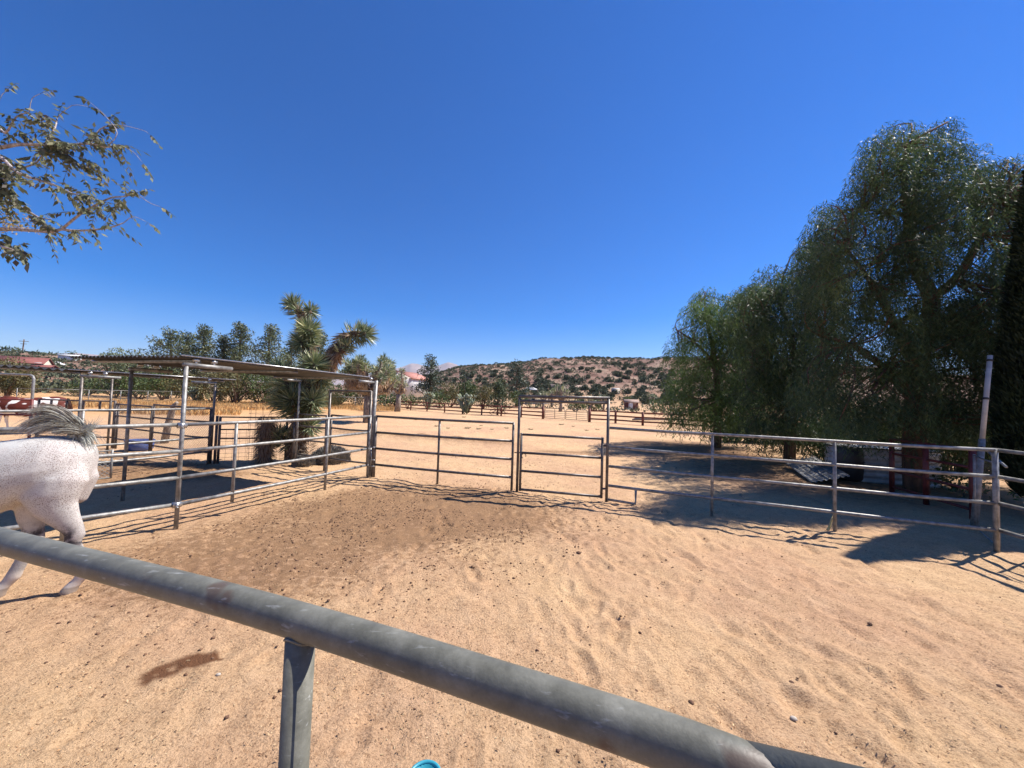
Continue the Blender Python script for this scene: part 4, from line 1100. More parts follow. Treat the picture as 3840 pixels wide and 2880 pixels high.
# ---------------------------------------------------------------- drooping pepper trees
SIL = [(2490, 1640), (2495, 1300), (2550, 1210), (2565, 1115), (2640, 1062), (2720, 1085), (2775, 1110), (2800, 1060), (2880, 1000), (2960, 1010), (2990, 960), (3040, 850), (3055, 770), (3160, 735), (3210, 680), (3265, 520), (3340, 462), (3430, 470), (3560, 450), (3625, 490), (3640, 580), (3710, 600), (3790, 565), (3900, 570), (4150, 700), (4300, 1650)]
def inside(x, y, P):
    c = False; j = len(P)-1
    for i in range(len(P)):
        if (P[i][1] > y) != (P[j][1] > y) and x < (P[j][0]-P[i][0])*(y-P[i][1])/(P[j][1]-P[i][1])+P[i][0]: c = not c
        j = i
    return c
def pepper(label, u0, u1, ymid, ythick, ncl, base, forks, mat, vmax, seed, leafL, leafW, bark, step=.05, rpx=62):
    r = np.random.default_rng(seed)
    t = thing('pepper_tree', label, 'tree', base)
    sm = MB(); tips = []
    for pth, rad in forks:
        sm.tube(catmull(pth, 3), np.linspace(rad[0], rad[1], (len(pth)-1)*3+1), 9); tips += [Vector(p) for p in pth[1:]]
    cl = []
    k = 0
    while len(cl) < ncl and k < 20000:
        k += 1
        u, v = r.uniform(u0, u1), r.uniform(440, vmax)
        if not inside(u, v-8, SIL) or not inside(u-rpx*.75, v+30, SIL) or not inside(u+rpx*.75, v+30, SIL+[]) : continue
        Y = ymid(u)+r.uniform(-1, 1)*ythick*(1 if v > 800 else .6)
        cl.append((u, v, Y))
    Ps, Ds, Ls = [], [], []
    for (u, v, Y) in cl:
        c = at(u, v, Y); R = rpx/FPX*Y
        ne = min(tips, key=lambda q: (q-c).length)
        if (ne-c).length < 4: limb(sm, ne, c, .03, .008, .12, 4, 5)
        ns = r.integers(20, 36)
        ln = r.uniform(.45, 1.6); R *= r.uniform(.6, 1.25)
        for s in range(ns):
            a = r.random()*6.283; q = r.random()**.5
            p = np.array(c)+np.array([math.cos(a)*R*q, math.sin(a)*R*q, R*.45*(1-q*q)])
            L = ln*r.uniform(.35, 1.1); m = int(L/step)+1
            z = np.arange(m)*step
            out = np.array([math.cos(a), math.sin(a), 0])*(.12+.1*q)
            sway = r.normal(size=2)*.12
            pp = p+out*np.sqrt(z)[:, None]+np.stack([sway[0]*z, sway[1]*z, -z], 1)
            pp = pp[pp[:, 2] > .25]
            m = len(pp)
            if m == 0: continue
            dd_ = r.normal(size=(m, 3))*.75; dd_[:, 2] = -.55-.6*r.random(m)
            Ps.append(pp); Ds.append(dd_); Ls.append(leafL*(.6+.8*r.random(m)))
    lb = MB(); P = np.concatenate(Ps); lb.leaves(P, np.concatenate(Ds), np.concatenate(Ls), leafW)
    print('pepper leaves', len(P))
    part('crown', lb, mat, t); part('trunk', sm, M[bark], t, True)
    return t
b1 = Vector((10.4, 9.5, -.05))
A1 = lambda u, v, y=9.5: at(u, v, y)
pepper('huge drooping pepper tree with forked orange-brown trunk at the right', 3020, 4250, lambda u: 9.6, 1.7, 610, b1,
       [([b1, A1(3430, 1700), A1(3432, 1560), A1(3440, 1400), A1(3455, 1290), A1(3490, 1200)], (.25, .17)),
        ([A1(3490, 1200), A1(3490, 1110), A1(3440, 1010), A1(3415, 930), A1(3400, 780), A1(3390, 640), A1(3400, 540)], (.19, .03)),
        ([A1(3415, 940), A1(3425, 800), A1(3440, 660)], (.1, .03)),
        ([A1(3415, 935), A1(3340, 950, 9.2), A1(3260, 990, 8.8)], (.07, .02)),
        ([A1(3490, 1120), A1(3590, 1040, 9.2), A1(3680, 880, 9), A1(3740, 740, 9)], (.13, .03)),
        ([A1(3440, 1400), A1(3350, 1210, 9.2), A1(3280, 1080, 9), A1(3180, 940, 9)], (.12, .03)),
        ([A1(3455, 1290), A1(3600, 1220, 9.8), A1(3760, 1100, 9.5)], (.1, .03)),
        ([A1(3435, 1500), A1(3320, 1380, 9), A1(3180, 1290, 9.2), A1(3080, 1260, 9.6)], (.12, .02)),
        ([A1(3415, 810), A1(3330, 800), A1(3230, 780)], (.04, .015))],
       M['pepper'], 1585, 101, .125, .0165, 'bark_orange')
g2 = Vector(gat(2960, 13.6))
A2 = lambda u, v, y=13.6: at(u, v, y)
pepper('middle drooping pepper tree between the huge one and the leftmost one', 2760, 3130, lambda u: 13.4, 1.9, 250, g2,
       [([g2, A2(2970, 1500), A2(2985, 1380), A2(2960, 1240), A2(2920, 1120)], (.2, .04)), ([A2(2985, 1380), A2(3030, 1200), A2(3060, 1000)], (.1, .03)), ([A2(2985, 1400), A2(2880, 1300), A2(2830, 1220)], (.09, .02))],
       M['pepper'], 1610, 102, .16, .023, 'bark', .07, 58)
g3 = Vector(gat(2690, 17.5))
A3 = lambda u, v, y=17.5: at(u, v, y)
pepper('leftmost drooping pepper tree with brighter green hanging strands', 2480, 2860, lambda u: 17.5, 2.0, 200, g3,
       [([g3, A3(2690, 1500), A3(2680, 1350), A3(2650, 1200), A3(2640, 1120)], (.2, .03)), ([A3(2680, 1360), A3(2600, 1280), A3(2540, 1240)], (.09, .02)), ([A3(2680, 1400), A3(2760, 1260), A3(2780, 1180)], (.1, .02))],
       M['pepper2'], 1585, 103, .2, .028, 'bark', .085, 50)
# dark cypress at the right edge
cb = Vector((10.68, 7.3, -.05)); t = thing('cypress_tree', 'dark dense cypress column at the right picture edge', 'tree', cb)
n = 52000; f = rng.random(n)**.9; a = rng.random(n)*6.283
hh = 7.6; zz = .35+f*hh
prof = np.where(f < .12, .55+.45*(f/.12)**.6, (1-((f-.12)/.88)**1.6)*.98+.04)
rad = .72*prof*(.86+.2*vnoise(a*2.2, zz*1.3, 9))*(.8+.25*rng.random(n))
P = np.stack([cb.x+rad*np.cos(a), cb.y+rad*np.sin(a), zz], 1)
D = np.stack([np.cos(a)*.5, np.sin(a)*.5, np.full(n, 1.0)], 1)+rng.normal(size=(n, 3))*.35
part('crown', MB().leaves(P, D, .13*(.6+.8*rng.random(n)), .035), M['cypress'], t)
core = MB(); ths = np.linspace(0, 6.283, 16, endpoint=False); rg = []
part('trunk', MB().tube([cb, cb+Vector((0, 0, 3)), cb+Vector((0, 0, 7))], [.16, .12, .03], 9), M['bark'], t, True)
# shrub thicket under the pepper trees
def thicket(label, u0, u1, Y, vtop, mat, seed, leaf=(.13, .05), dens=1.0):
    a, b = gat(u0, Y), gat(u1, Y); c = (a+b)/2; h = at((u0+u1)/2, vtop, Y).z; W_ = (b-a).length
    t = thing('bush', label, 'bush', c, 'bushes under the pepper trees'); r = np.random.default_rng(seed); sm = MB(); cs, rs = [], []
    k = int(W_*h*28)
    for _ in range(k):
        f, z = r.random(), r.random()**.8; y = Y+r.uniform(-.7, .7); x = a.x+(b.x-a.x)*f
        zz = h*z*(.55+.45*vnoise(f*6, seed, 2)); cs.append((x, y, zz)); rs.append(.34*(.7+.6*r.random()))
        if _ % 2 == 0: limb(sm, (x+r.normal()*.2, y, -.05), (x, y, zz), .02, .006, .1, 3, 4)
    lb = MB(); blob_leaves(lb, cs, rs, 420*dens, leaf[0], leaf[1], .9)
    part('crown', lb, M[mat], t); part('trunk', sm, M['bark'], t, True)
thicket('dark leafy bush right behind the upturned stock tank and red gate', 3330, 3640, 12.8, 1500, 'shrub', 141)
thicket('low dark thicket behind the black barrel', 3060, 3350, 13.8, 1500, 'shrub', 142)
thicket('sunlit yellow-green bush behind the leaning white pole', 3620, 3900, 12.6, 1520, 'pepper2', 143)
thicket('straggly dry bush under the middle pepper tree', 2860, 3060, 16.5, 1590, 'shrub_olive', 144, dens=.4)
thicket('leafy bush at the foot of the huge pepper tree beside the red gate', 3520, 3620, 9.6, 1740, 'shrub', 145)
thicket('dark bush behind the foot of the middle pepper tree', 2700, 3130, 20.5, 1560, 'shrub', 146)

# ---------------------------------------------------------------- foreground tree at upper left
YL = 3.7
def F(u, v, y=0): return at(u, v, YL+y)
fb = Vector((-7.6, 3.3, 0))
t = thing('ash_tree', 'branches with feathery grey-green leaves reaching in at the upper left', 'tree', fb)
sm = MB()
fork = fb+Vector((.35, .1, 2.6))
sm.tube([fb+Vector((0, 0, -.1)), fb+Vector((.1, 0, 1.2)), fork], [.17, .14, .12], 10)
B = [[fork, fork+Vector((.9, .1, .6)), F(-260, 600), F(0, 554), F(72, 542), F(169, 544), F(275, 542), F(337, 539), F(400, 552), F(450, 543)],
     [F(-260, 600), F(-100, 720, .2), F(0, 684, .2), F(72, 636, .15), F(140, 607, .1), F(173, 548)],
     [fork, fork+Vector((1.2, .1, .15)), F(-260, 880), F(0, 860), F(96, 862), F(193, 869), F(231, 860), F(289, 865), F(395, 857), F(463, 836)],
     [F(231, 860), F(299, 804, -.05), F(347, 775, -.1), F(415, 742, -.15), F(463, 737, -.2), F(515, 727, -.2)],
     [F(-260, 600), F(-80, 560, -.2), F(0, 587, -.2), F(72, 650, -.25), F(193, 689, -.25), F(270, 725, -.2), F(337, 737, -.2)],
     [F(-260, 880), F(-60, 740, .3), F(0, 762, .25), F(72, 772, .2), F(145, 815, .2), F(193, 822, .2)],
     [F(-100, 560), F(-20, 470, .2), F(20, 500, .15), F(60, 440, .1), F(110, 420, .1)],
     [F(169, 544), F(205, 480, .1), F(215, 440, .15)],
     [F(337, 539), F(375, 485, .1), F(420, 468, .1)],
     [F(-260, 880), F(-60, 900, -.1), F(10, 925, -.1), F(60, 940, -.1)]]
TW = [[F(420, 468, .1), F(470, 472, .1), F(540, 490, .1), F(555, 500, .1)], [F(515, 727, -.2), F(560, 760, -.2), F(600, 775, -.2)], [F(463, 836), F(500, 812), F(545, 830)], [F(450, 543), F(500, 570), F(530, 605)],
      [F(110, 420, .1), F(120, 370, .1), F(150, 352, .1)], [F(-20, 470, .2), F(0, 370, .2), F(25, 340, .2)], [F(215, 440, .15), F(270, 395, .15), F(330, 400, .15)], [F(400, 552), F(440, 500, -.05), F(400, 440, -.05), F(340, 385, -.05)]]
rad = [(.026, .005), (.018, .004), (.028, .005), (.012, .004), (.02, .004), (.02, .004), (.016, .004), (.012, .004), (.01, .004), (.022, .006)]
for b_, r_ in zip(B, rad): sm.tube(catmull(b_, 3), np.linspace(r_[0], r_[1], (len(b_)-1)*3+1), 7)
for b_ in TW: sm.tube(catmull(b_, 3), np.linspace(.004, .0022, (len(b_)-1)*3+1), 5)
part('trunk', sm, M['bark_pale'], t, True)
lb = MB(); rq = np.random.default_rng(12)
def compound(lb, p, d, L, npair, ll, lw):
    """pinnate leaf: rachis p->p+d*L arching down, leaflets hanging on both sides"""
    d = Vector(d).normalized(); side = d.cross(Vector((0, 0, 1)))
    if side.length < .05: side = Vector((1, 0, 0))
    side.normalize()
    P, D = [], []
    pts = []
    for k in range(npair+1):
        s = (k+1)/(npair+1); q = Vector(p)+d*L*s+Vector((0, 0, -.3*L*s*s)); pts.append(q)
        for sg in ((-1, 1) if k < npair else (0,)):
            v = side*sg*.55+d*.35+Vector((0, 0, -.75))+Vector(rq.normal(size=3))*.22
            if sg == 0: v = d*.7+Vector((0, 0, -.6))
            P.append(q); D.append(v)
    n = len(P)
    lb.leaves(P, D, ll*(.7+.5*rq.random(n)), lw*(.8+.4*rq.random(n)))
    lb.tube([Vector(p)]+pts, .0018, 3, False)
def leafy(path, n, L=(.14, .26), size=(.05, .02), spread=1.0, s0=0.0):
    pts = catmull(path, 6)
    for k in range(n):
        i = int((s0+(1-s0)*rq.random())*(len(pts)-2)); p = pts[i]; ax = (pts[i+1]-pts[i]).normalized()
        d = ax*.6+Vector(rq.normal(size=3))*.7*spread+Vector((0, 0, .05))
        compound(lb, p, d, rq.uniform(*L), int(rq.integers(3, 7)), 1.35*size[0]*rq.uniform(.8, 1.15), 1.25*size[1]*rq.uniform(.9, 1.3))
for i, n in ((0, 30), (1, 8), (2, 12), (3, 20), (4, 26), (5, 18), (6, 12), (7, 7), (8, 8), (9, 12)):
    leafy(B[i], n, s0=.5 if i in (0, 2) else .25)
leafy([F(60, 480), F(200, 560), F(330, 600)], 22, spread=.9)
leafy([F(-40, 600), F(20, 680), F(30, 760)], 26, size=(.06, .026), spread=1)
leafy([F(240, 590), F(300, 620), F(360, 630)], 10, spread=.7)
for b_ in TW: compound(lb, b_[-1], (b_[-1]-b_[-2]), .16, 4, .06, .03)
for (u, v) in ((15, 930), (45, 950), (70, 940), (20, 900), (85, 965)): compound(lb, F(u, v-30), Vector((.3, 0, -.7)), .12, 3, .085, .05)
for (u, v) in ((170, 895), (210, 905), (235, 700), (330, 850), (345, 900), (310, 690)): compound(lb, F(u, v-25), Vector((.5, 0, -.5)), .12, 3, .06, .026)
part('leaves', lb, M['leaf_tree'], t)
sb = MB(); c = np.array(F(40, 835)); k = 160
sb.leaves(c+rq.normal(size=(k, 3))*np.array([.09, .06, .05]), rq.normal(size=(k, 3)), .035, .014)
part('seed_cluster', sb, M['leaf_dry'], t)['kind'] = 'stuff'

# ---------------------------------------------------------------- horses
def horse_mesh(legs, neck, head, seg=20):
    """local coordinates: +x forward, y left, z up"""
    mb = MB(); a = np.linspace(0, 2*math.pi, seg, endpoint=False)
    tor = [(-.045, 1.30, .045, .06), (-.03, 1.27, .11, .15), (.03, 1.24, .2, .22), (.12, 1.225, .262, .27), (.25, 1.22, .295, .30), (.40, 1.20, .300, .315), (.60, 1.13, .305, .35), (.80, 1.09, .32, .375), (1.0, 1.065, .33, .385), (1.2, 1.07, .32, .385), (1.4, 1.13, .275, .365), (1.55, 1.155, .245, .37), (1.70, 1.15, .21, .31), (1.82, 1.15, .15, .22), (1.87, 1.15, .07, .11)]
    rings = []
    for x, z, w, h in tor:
        sx = np.sign(np.cos(a))*np.abs(np.cos(a))**.88; sz = np.sign(np.sin(a))*np.abs(np.sin(a))**.95
        rings.append(np.stack([np.full(seg, x), w*sx*(1-.12*np.clip(np.sin(a), 0, 1)), z+h*sz], 1))
    mb.loft(rings)
    def chain(pts):
        P = np.array([q[:3] for q in pts], float); Tn = np.gradient(P, axis=0); Tn /= np.linalg.norm(Tn, axis=1)[:, None]
        rg = []; b = np.linspace(0, 2*math.pi, 14, endpoint=False)
        for k, q in enumerate(pts):
            side = np.array([0, 1.0, 0]); fw = np.cross(side, Tn[k]); fw /= np.linalg.norm(fw); sd_ = np.cross(Tn[k], fw)
            rg.append(P[k]+sd_*q[3]*np.cos(b)[:, None]+fw*q[4]*np.sin(b)[:, None])
        mb.loft(rg)
    for lg in legs: chain(lg)
    chain(neck); chain(head)
    return mb
def hind(y, kx, hx, fx, hz=.56, lift=0):
    """thigh -> stifle -> gaskin -> hock -> cannon -> fetlock -> hoof; fx = hoof position"""
    px_ = hx+(fx-hx)*.75
    return [(.14, y*.75, 1.28, .10, .16), (.17, y*.9, 1.12, .14, .24), (.18, y, .98, .125, .215), ((kx*.8+hx*.2), y, .84, .095, .155), ((kx*.4+hx*.6), y, .72, .066, .108), (hx+.015, y, .62, .052, .08), (hx, y, hz, .05, .076), (hx+.02, y, hz-.08, .047, .066), (hx+(px_-hx)*.5, y, .36, .041, .054), (px_, y, .22, .042, .053), (px_+.01, y, .18, .046, .06), (px_+.05, y, .12, .039, .046), (px_+.085, y, .075, .046, .052), (px_+.105, y, .04, .055, .062), (px_+.12, y, 0.0, .062, .07)]
def fore(y, dx):
    return [(1.60, y*.9, 1.2, .08, .14), (1.62, y, 1.0, .085, .12), (1.60+dx*.3, y, .84, .06, .08), (1.60+dx*.5, y, .6, .043, .05), (1.61+dx*.6, y, .52, .046, .05), (1.60+dx*.7, y, .44, .033, .038), (1.60+dx*.9, y, .25, .03, .034), (1.60+dx, y, .18, .037, .044), (1.64+dx, y, .11, .03, .034), (1.67+dx, y, .05, .05, .058), (1.69+dx, y, 0, .058, .065)]
def horse(name, label, loc, rot, scale, legs, neck, head, mat, group=None):
    t = thing(name, label, 'horse', loc, group); t.rotation_euler = (0, 0, rot); t.scale = (scale,)*3
    me = horse_mesh(legs, neck, head).mesh('body'); o = obj('body', me, mat, smooth=True); o.parent = t
    rm = o.modifiers.new('join', 'REMESH'); rm.mode = 'VOXEL'; rm.voxel_size = .014; rm.use_smooth_shade = True
    sm_ = o.modifiers.new('soften', 'SMOOTH'); sm_.factor = .6; sm_.iterations = 14
    return t, o
def lpart(name, mb, mat, parent, smooth=True):
    o = obj(name, mb.mesh(name), mat, smooth=smooth); o.parent = parent; return o

def coat(name, pinto=False):
    m, nt, nd, lk, b = newmat(name)
    tc = nd.new('ShaderNodeTexCoord')
    def nz(scale, det=4, loc=(0, 0, 0), rough=.6):
        mp = nd.new('ShaderNodeMapping'); mp.inputs['Location'].default_value = loc
        lk.new(tc.outputs['Object'], mp.inputs[0]); n = nd.new('ShaderNodeTexNoise'); n.inputs['Scale'].default_value = scale; n.inputs['Detail'].default_value = det; n.inputs['Roughness'].default_value = rough
        lk.new(mp.outputs[0], n.inputs[0]); return n.outputs[0]
    def mix(f, a, c):
        x = nd.new('ShaderNodeMixRGB')
        for i, q in ((0, f), (1, a), (2, c)):
            if isinstance(q, (int, float)): x.inputs[i].default_value = q
            elif isinstance(q, tuple): x.inputs[i].default_value = (*q, 1)
            else: lk.new(q, x.inputs[i])
        return x.outputs[0]
    sep = nd.new('ShaderNodeSeparateXYZ'); lk.new(tc.outputs['Object'], sep.inputs[0])
    def band(a, c, out=sep.outputs[2]):
        r = nd.new('ShaderNodeMapRange'); r.inputs[1].default_value = a; r.inputs[2].default_value = c; lk.new(out, r.inputs[0]); return r.outputs[0]
    def mul(a, c):
        x = nd.new('ShaderNodeMath'); x.operation = 'MULTIPLY'; x.use_clamp = True
        for i, q in ((0, a), (1, c)):
            if isinstance(q, (int, float)): x.inputs[i].default_value = q
            else: lk.new(q, x.inputs[i])
        return x.outputs[0]
    def thr(src, a, c):
        r = ramp(nd, [(a, (0, 0, 0)), (c, (1, 1, 1))]); lk.new(src, r.inputs[0]); return r.outputs[0]
    if pinto:
        c = mix(thr(nz(1.55, 2, (.3, 2.2, .1)), .50, .515), (.11, .022, .012), (.78, .74, .68))
        c = mix(mul(band(.62, .45), .8), c, (.7, .66, .6))
    else:
        c = mix(thr(nz(2.2, 3), .4, .65), (.55, .54, .5), (.43, .42, .39))
        c = mix(mul(thr(nz(1.7, 4, (5, 1, 2)), .42, .68), .35), c, (.55, .42, .38))
        fl = mul(thr(nz(150, 2, (1, 0, 0), .5), .52, .6), mul(thr(nz(2.3, 3, (2, 7, 1)), .32, .58), .85))
        c = mix(fl, c, (.17, .12, .1))
        fl2 = mul(thr(nz(38, 3, (4, 0, 2), .55), .58, .70), .35); c = mix(fl2, c, (.33, .29, .29))
        # grey legs below the thigh
        c = mix(mul(band(.9, .55), .62), c, (.33, .3, .27))
        hk = mul(band(.70, .58), band(.40, .5)); c = mix(mul(hk, thr(nz(9, 3, (3, 3, 0)), .42, .55)), c, (.05, .045, .05))
        c = mix(band(.24, .17), c, (.58, .5, .42))
    c = mix(thr(sep.outputs[2], .0, .0), c, c) if False else c
    hoof = band(.085, .07); c = mix(hoof, c, (.30, .24, .19))
    lk.new(c, b.inputs['Base Color']); b.inputs['Roughness'].default_value = .62; b.inputs['Specular IOR Level'].default_value = .3
    bp = nd.new('ShaderNodeBump'); bp.inputs['Strength'].default_value = .25; bp.inputs['Distance'].default_value = .006
    lk.new(nz(55, 5), bp.inputs['Height']); lk.new(bp.outputs[0], b.inputs['Normal'])
    return m
M['coat'] = coat('fleabitten_grey_coat'); M['pinto'] = coat('pinto_coat', True)

def strands(mb, root, paths, n, spread, w, seed):
    """ribbons of hair following a guide polyline"""
    r = np.random.default_rng(seed)
    for k in range(n):
        g = paths[r.integers(len(paths))]; off = Vector(r.normal(size=3))*.012; off2 = Vector(r.normal(size=3)); off2 = Vector((off2.x*spread[0], off2.y*spread[1], off2.z*spread[2]))
        L = r.uniform(.55, 1.0); pts = catmull(g, 4); m = max(4, int(len(pts)*L)); pts = pts[:m]
        P = [p+off+off2*((i/(len(pts)-1))**1.1) for i, p in enumerate(pts)]
        P = np.array([list(p) for p in P]); Tn = np.gradient(P, axis=0); sd_ = np.cross(Tn, np.array([.2, 1, .3])+r.normal(size=3)*.6); sd_ /= np.linalg.norm(sd_, axis=1)[:, None]+1e-9
        ww = (w*np.linspace(1, .25, len(P)))[:, None]
        V = np.concatenate([P+sd_*ww, P-sd_*ww]); q = len(P)
        mb.add(V, [(i, i+1, q+i+1, q+i) for i in range(q-1)])

# grey horse: faces left, away from the camera axis; rump towards the right
HX = Vector((-.88, -.475, 0)); rot = math.atan2(HX.y, HX.x)
hl = onz(290, 2228)
origin = Vector((hl.x, hl.y, 0)) - HX*0.0
lat = Vector((-HX.y, HX.x, 0))    # towards the camera side = horse's left
origin = origin - lat*.16 + Vector((-.06, 0, 0))
legs = [hind(.16, .18, -.0, -.12), hind(-.05, .42, .36, .50, .50), fore(.15, .12), fore(-.15, -.15)]
neck = [(1.55, 0, 1.2, .15, .3), (1.72, 0, 1.36, .115, .26), (1.9, 0, 1.55, .09, .2), (2.05, 0, 1.72, .08, .16), (2.16, 0, 1.86, .075, .13)]
head = [(2.06, 0, 1.86, .07, .1), (2.18, 0, 1.84, .095, .14), (2.34, 0, 1.68, .085, .12), (2.5, 0, 1.48, .06, .08), (2.6, 0, 1.36, .058, .07), (2.64, 0, 1.31, .04, .05)]
hg, body = horse('horse', 'white flea-bitten grey horse seen from behind its flank at the left edge', origin, rot, 1.0, legs, neck, head, M['coat'])
tb = MB()
guides = [[Vector((0.130, 0, 1.47)), Vector((0.080, 0, 1.55)), Vector((0.140, .0, 1.65)), Vector((0.270, 0, 1.71)), Vector((0.400, .02, 1.66)), Vector((0.500, .04, 1.55))],
          [Vector((0.130, 0, 1.47)), Vector((0.070, 0, 1.53)), Vector((0.100, .02, 1.60)), Vector((0.210, .02, 1.64)), Vector((0.330, .03, 1.60)), Vector((0.420, .04, 1.53))],
          [Vector((0.130, 0, 1.47)), Vector((0.090, 0, 1.57)), Vector((0.160, .0, 1.69)), Vector((0.260, 0, 1.77)), Vector((0.350, .01, 1.78)), Vector((0.430, .02, 1.76))],
          [Vector((0.130, 0, 1.47)), Vector((0.060, 0, 1.51)), Vector((0.060, .02, 1.56)), Vector((0.160, .03, 1.58)), Vector((0.260, .04, 1.55))]]
strands(tb, None, guides, 2600, (.026, .035, .022), .0036, 5)
o = lpart('tail', tb, M['hair'], hg, False)
tb = MB()
g2_ = [[Vector((0.130, 0, 1.50)), Vector((0.050, .01, 1.53)), Vector((0.000, .02, 1.50)), Vector((-0.030, .03, 1.40))], [Vector((0.150, 0, 1.5)), Vector((0.070, .02, 1.56)), Vector((0.010, .02, 1.6)), Vector((0.000, .02, 1.66))],
       [Vector((0.150, 0, 1.5)), Vector((0.050, .04, 1.50)), Vector((0.010, .06, 1.44)), Vector((-0.020, .06, 1.34))]]
strands(tb, None, g2_, 420, (.03, .03, .03), .0042, 6)
lpart('tail_base', tb, M['hair_w'], hg, False)
tb = MB()
strands(tb, None, [[Vector((1.6+q, .03, 1.55+q*1.0)), Vector((1.58+q, .12, 1.48+q)), Vector((1.56+q, .15, 1.3+q))] for q in np.linspace(0, .5, 8)], 300, (.03, .02, .04), .004, 9)
lpart('mane', tb, M['hair'], hg, False)
for s in (-1, 1):
    lpart('ear', MB().tube([(2.1, .05*s, 1.93), (2.1, .06*s, 2.0), (2.12, .055*s, 2.07)], [.03, .034, .004], 8), M['coat'], hg)
    lpart('eye', MB().tube([(2.27, .078*s, 1.76), (2.27, .092*s, 1.76)], [.02, .012], 8), M['black'], hg)

# brown and white horse in the far pen
pl = onz(118, 1628); HX2 = Vector((-.80, -.60, 0)); rot2 = math.atan2(HX2.y, HX2.x)
legs = [hind(.15, .26, .04, .10), hind(-.15, .30, .12, .24), fore(.14, .05), fore(-.14, -.12)]
neck = [(1.55, 0, 1.2, .15, .28), (1.78, 0, 1.28, .11, .22), (2.0, 0, 1.27, .09, .17), (2.2, 0, 1.22, .08, .14)]
head = [(2.14, 0, 1.28, .07, .1), (2.24, 0, 1.2, .09, .13), (2.34, 0, 1.02, .08, .11), (2.4, 0, .84, .06, .08), (2.43, 0, .72, .055, .065), (2.43, 0, .68, .04, .045)]
hp, body2 = horse('horse', 'chestnut and white pinto horse with lowered head in the far left pen', pl-HX2*.85, rot2, 1.0, legs, neck, head, M['pinto'])
tb = MB(); strands(tb, None, [[Vector((-.03, 0, 1.42)), Vector((-.1, 0, 1.2)), Vector((-.1, 0, .8)), Vector((-.06, 0, .5))]], 160, (.04, .04, .03), .012, 7)
lpart('tail', tb, M['hair_b'], hp, False)
tb = MB(); strands(tb, None, [[Vector((1.5+q, .0, 1.52-q*.2)), Vector((1.5+q, .1, 1.45-q*.2)), Vector((1.5+q, .13, 1.25-q*.2))] for q in np.linspace(0, .65, 8)], 200, (.03, .02, .04), .01, 8)
lpart('mane', tb, M['hair_b'], hp, False)
for s in (-1, 1):
    lpart('ear', MB().tube([(2.2, .05*s, 1.32), (2.22, .06*s, 1.4), (2.25, .055*s, 1.46)], [.03, .034, .004], 8), M['pinto'], hp)
    lpart('eye', MB().tube([(2.31, .08*s, 1.12), (2.31, .092*s, 1.12)], [.02, .012], 8), M['black'], hp)
# a second, hidden-behind chestnut rump
pl2 = onz(165, 1618)

# ---------------------------------------------------------------- buildings
def house(name, label, c, L, W, H_, rot, roofh, wall, roof, wins=(), door=None, ov=.4, cat='house', gable=True):
    t = thing(name, label, cat, c)
    cs, sn = math.cos(rot), math.sin(rot)
    def w2(x, y, z): return Vector((c[0]+x*cs-y*sn, c[1]+x*sn+y*cs, c[2]+z))
    mb = MB(); v = [w2(x, y, z) for z in (-1.2, H_) for x, y in ((-L/2, -W/2), (L/2, -W/2), (L/2, W/2), (-L/2, W/2))]+[w2(-L/2, 0, H_+roofh-.02), w2(L/2, 0, H_+roofh-.02)]
    mb.add([list(q) for q in v], [(0, 1, 5, 4), (1, 2, 6, 5), (2, 3, 7, 6), (3, 0, 4, 7), (4, 5, 9, 8), (6, 7, 8, 9), (5, 6, 9), (7, 4, 8), (3, 2, 1, 0)])
    part('wall', mb, wall, t)
    mb = MB()
    for s in (-1, 1):
        e = [w2(-L/2-ov, 0, H_+roofh+.05), w2(L/2+ov, 0, H_+roofh+.05), w2(L/2+ov, s*(W/2+ov), H_-.1), w2(-L/2-ov, s*(W/2+ov), H_-.1)]
        lo = [q+Vector((0, 0, -.15)) for q in e]
        mb.add([list(q) for q in e+lo], [(0, 1, 2, 3), (7, 6, 5, 4), (0, 4, 5, 1), (1, 5, 6, 2), (2, 6, 7, 3), (3, 7, 4, 0)])
    part('roof', mb, roof, t)
    for (x, z, w, h) in wins:
        q = w2(x, -W/2-.03, z); wn_ = part('window', MB().box(q, (w+.2, .06, h+.2), rot), M['white'], t)
        q = w2(x, -W/2-.07, z); o = obj('pane', MB().box(q, (w, .03, h), rot).mesh('pane', WLOC[wn_.name]), M['glass'], wn_)
    if door:
        x, w, h = door; part('door', MB().box(w2(x, -W/2-.04, h/2), (w, .08, h), rot), M['white'], t)
    return t
g = G(1520, 1472); g = gat(1512, 100)
hz = at(1512, 1470, 100).z
house('house', 'cream house with pink tiled roof beside the round blue-green pine', Vector((g.x+.6, 100, hz)), 9, 10, 3.6, 1.25, 1.9, M['white'], M['roof_tile'], wins=[(-1, 1.9, 1.6, 1.2), (2.4, 1.9, 1.4, 1.2)], door=(4, 1.2, 2.2))
house('house', 'low tan-roofed house glimpsed behind the top bar of the arch', Vector((*gat(2125, 150)[:2], at(2125, 1478, 150).z)), 13, 9, 1.8, .1, 2.0, M['cream'], M['roof_tan'], wins=[(3, 1.0, 1.4, .8)])
house('outbuilding', 'low tan outbuilding seen through the left end of the arch', Vector((*gat(2015, 105)[:2], at(2015, 1516, 105).z)), 6.5, 4, 2.0, .15, .5, M['cream'], M['roof_tan'], wins=[(-1.6, 1.2, 1.0, .8)], cat='outbuilding')
sh = G(2366, 1535)
house('shed', 'small dark red shed with white door below the hill', Vector((sh.x, sh.y, sh.z)), 3.0, 3.2, 1.85, -.2, .55, M['shedwood'], M['roof_tan'], door=(-.25, 1.0, 1.75), ov=.25, cat='shed')
RH = G(84, 1379)
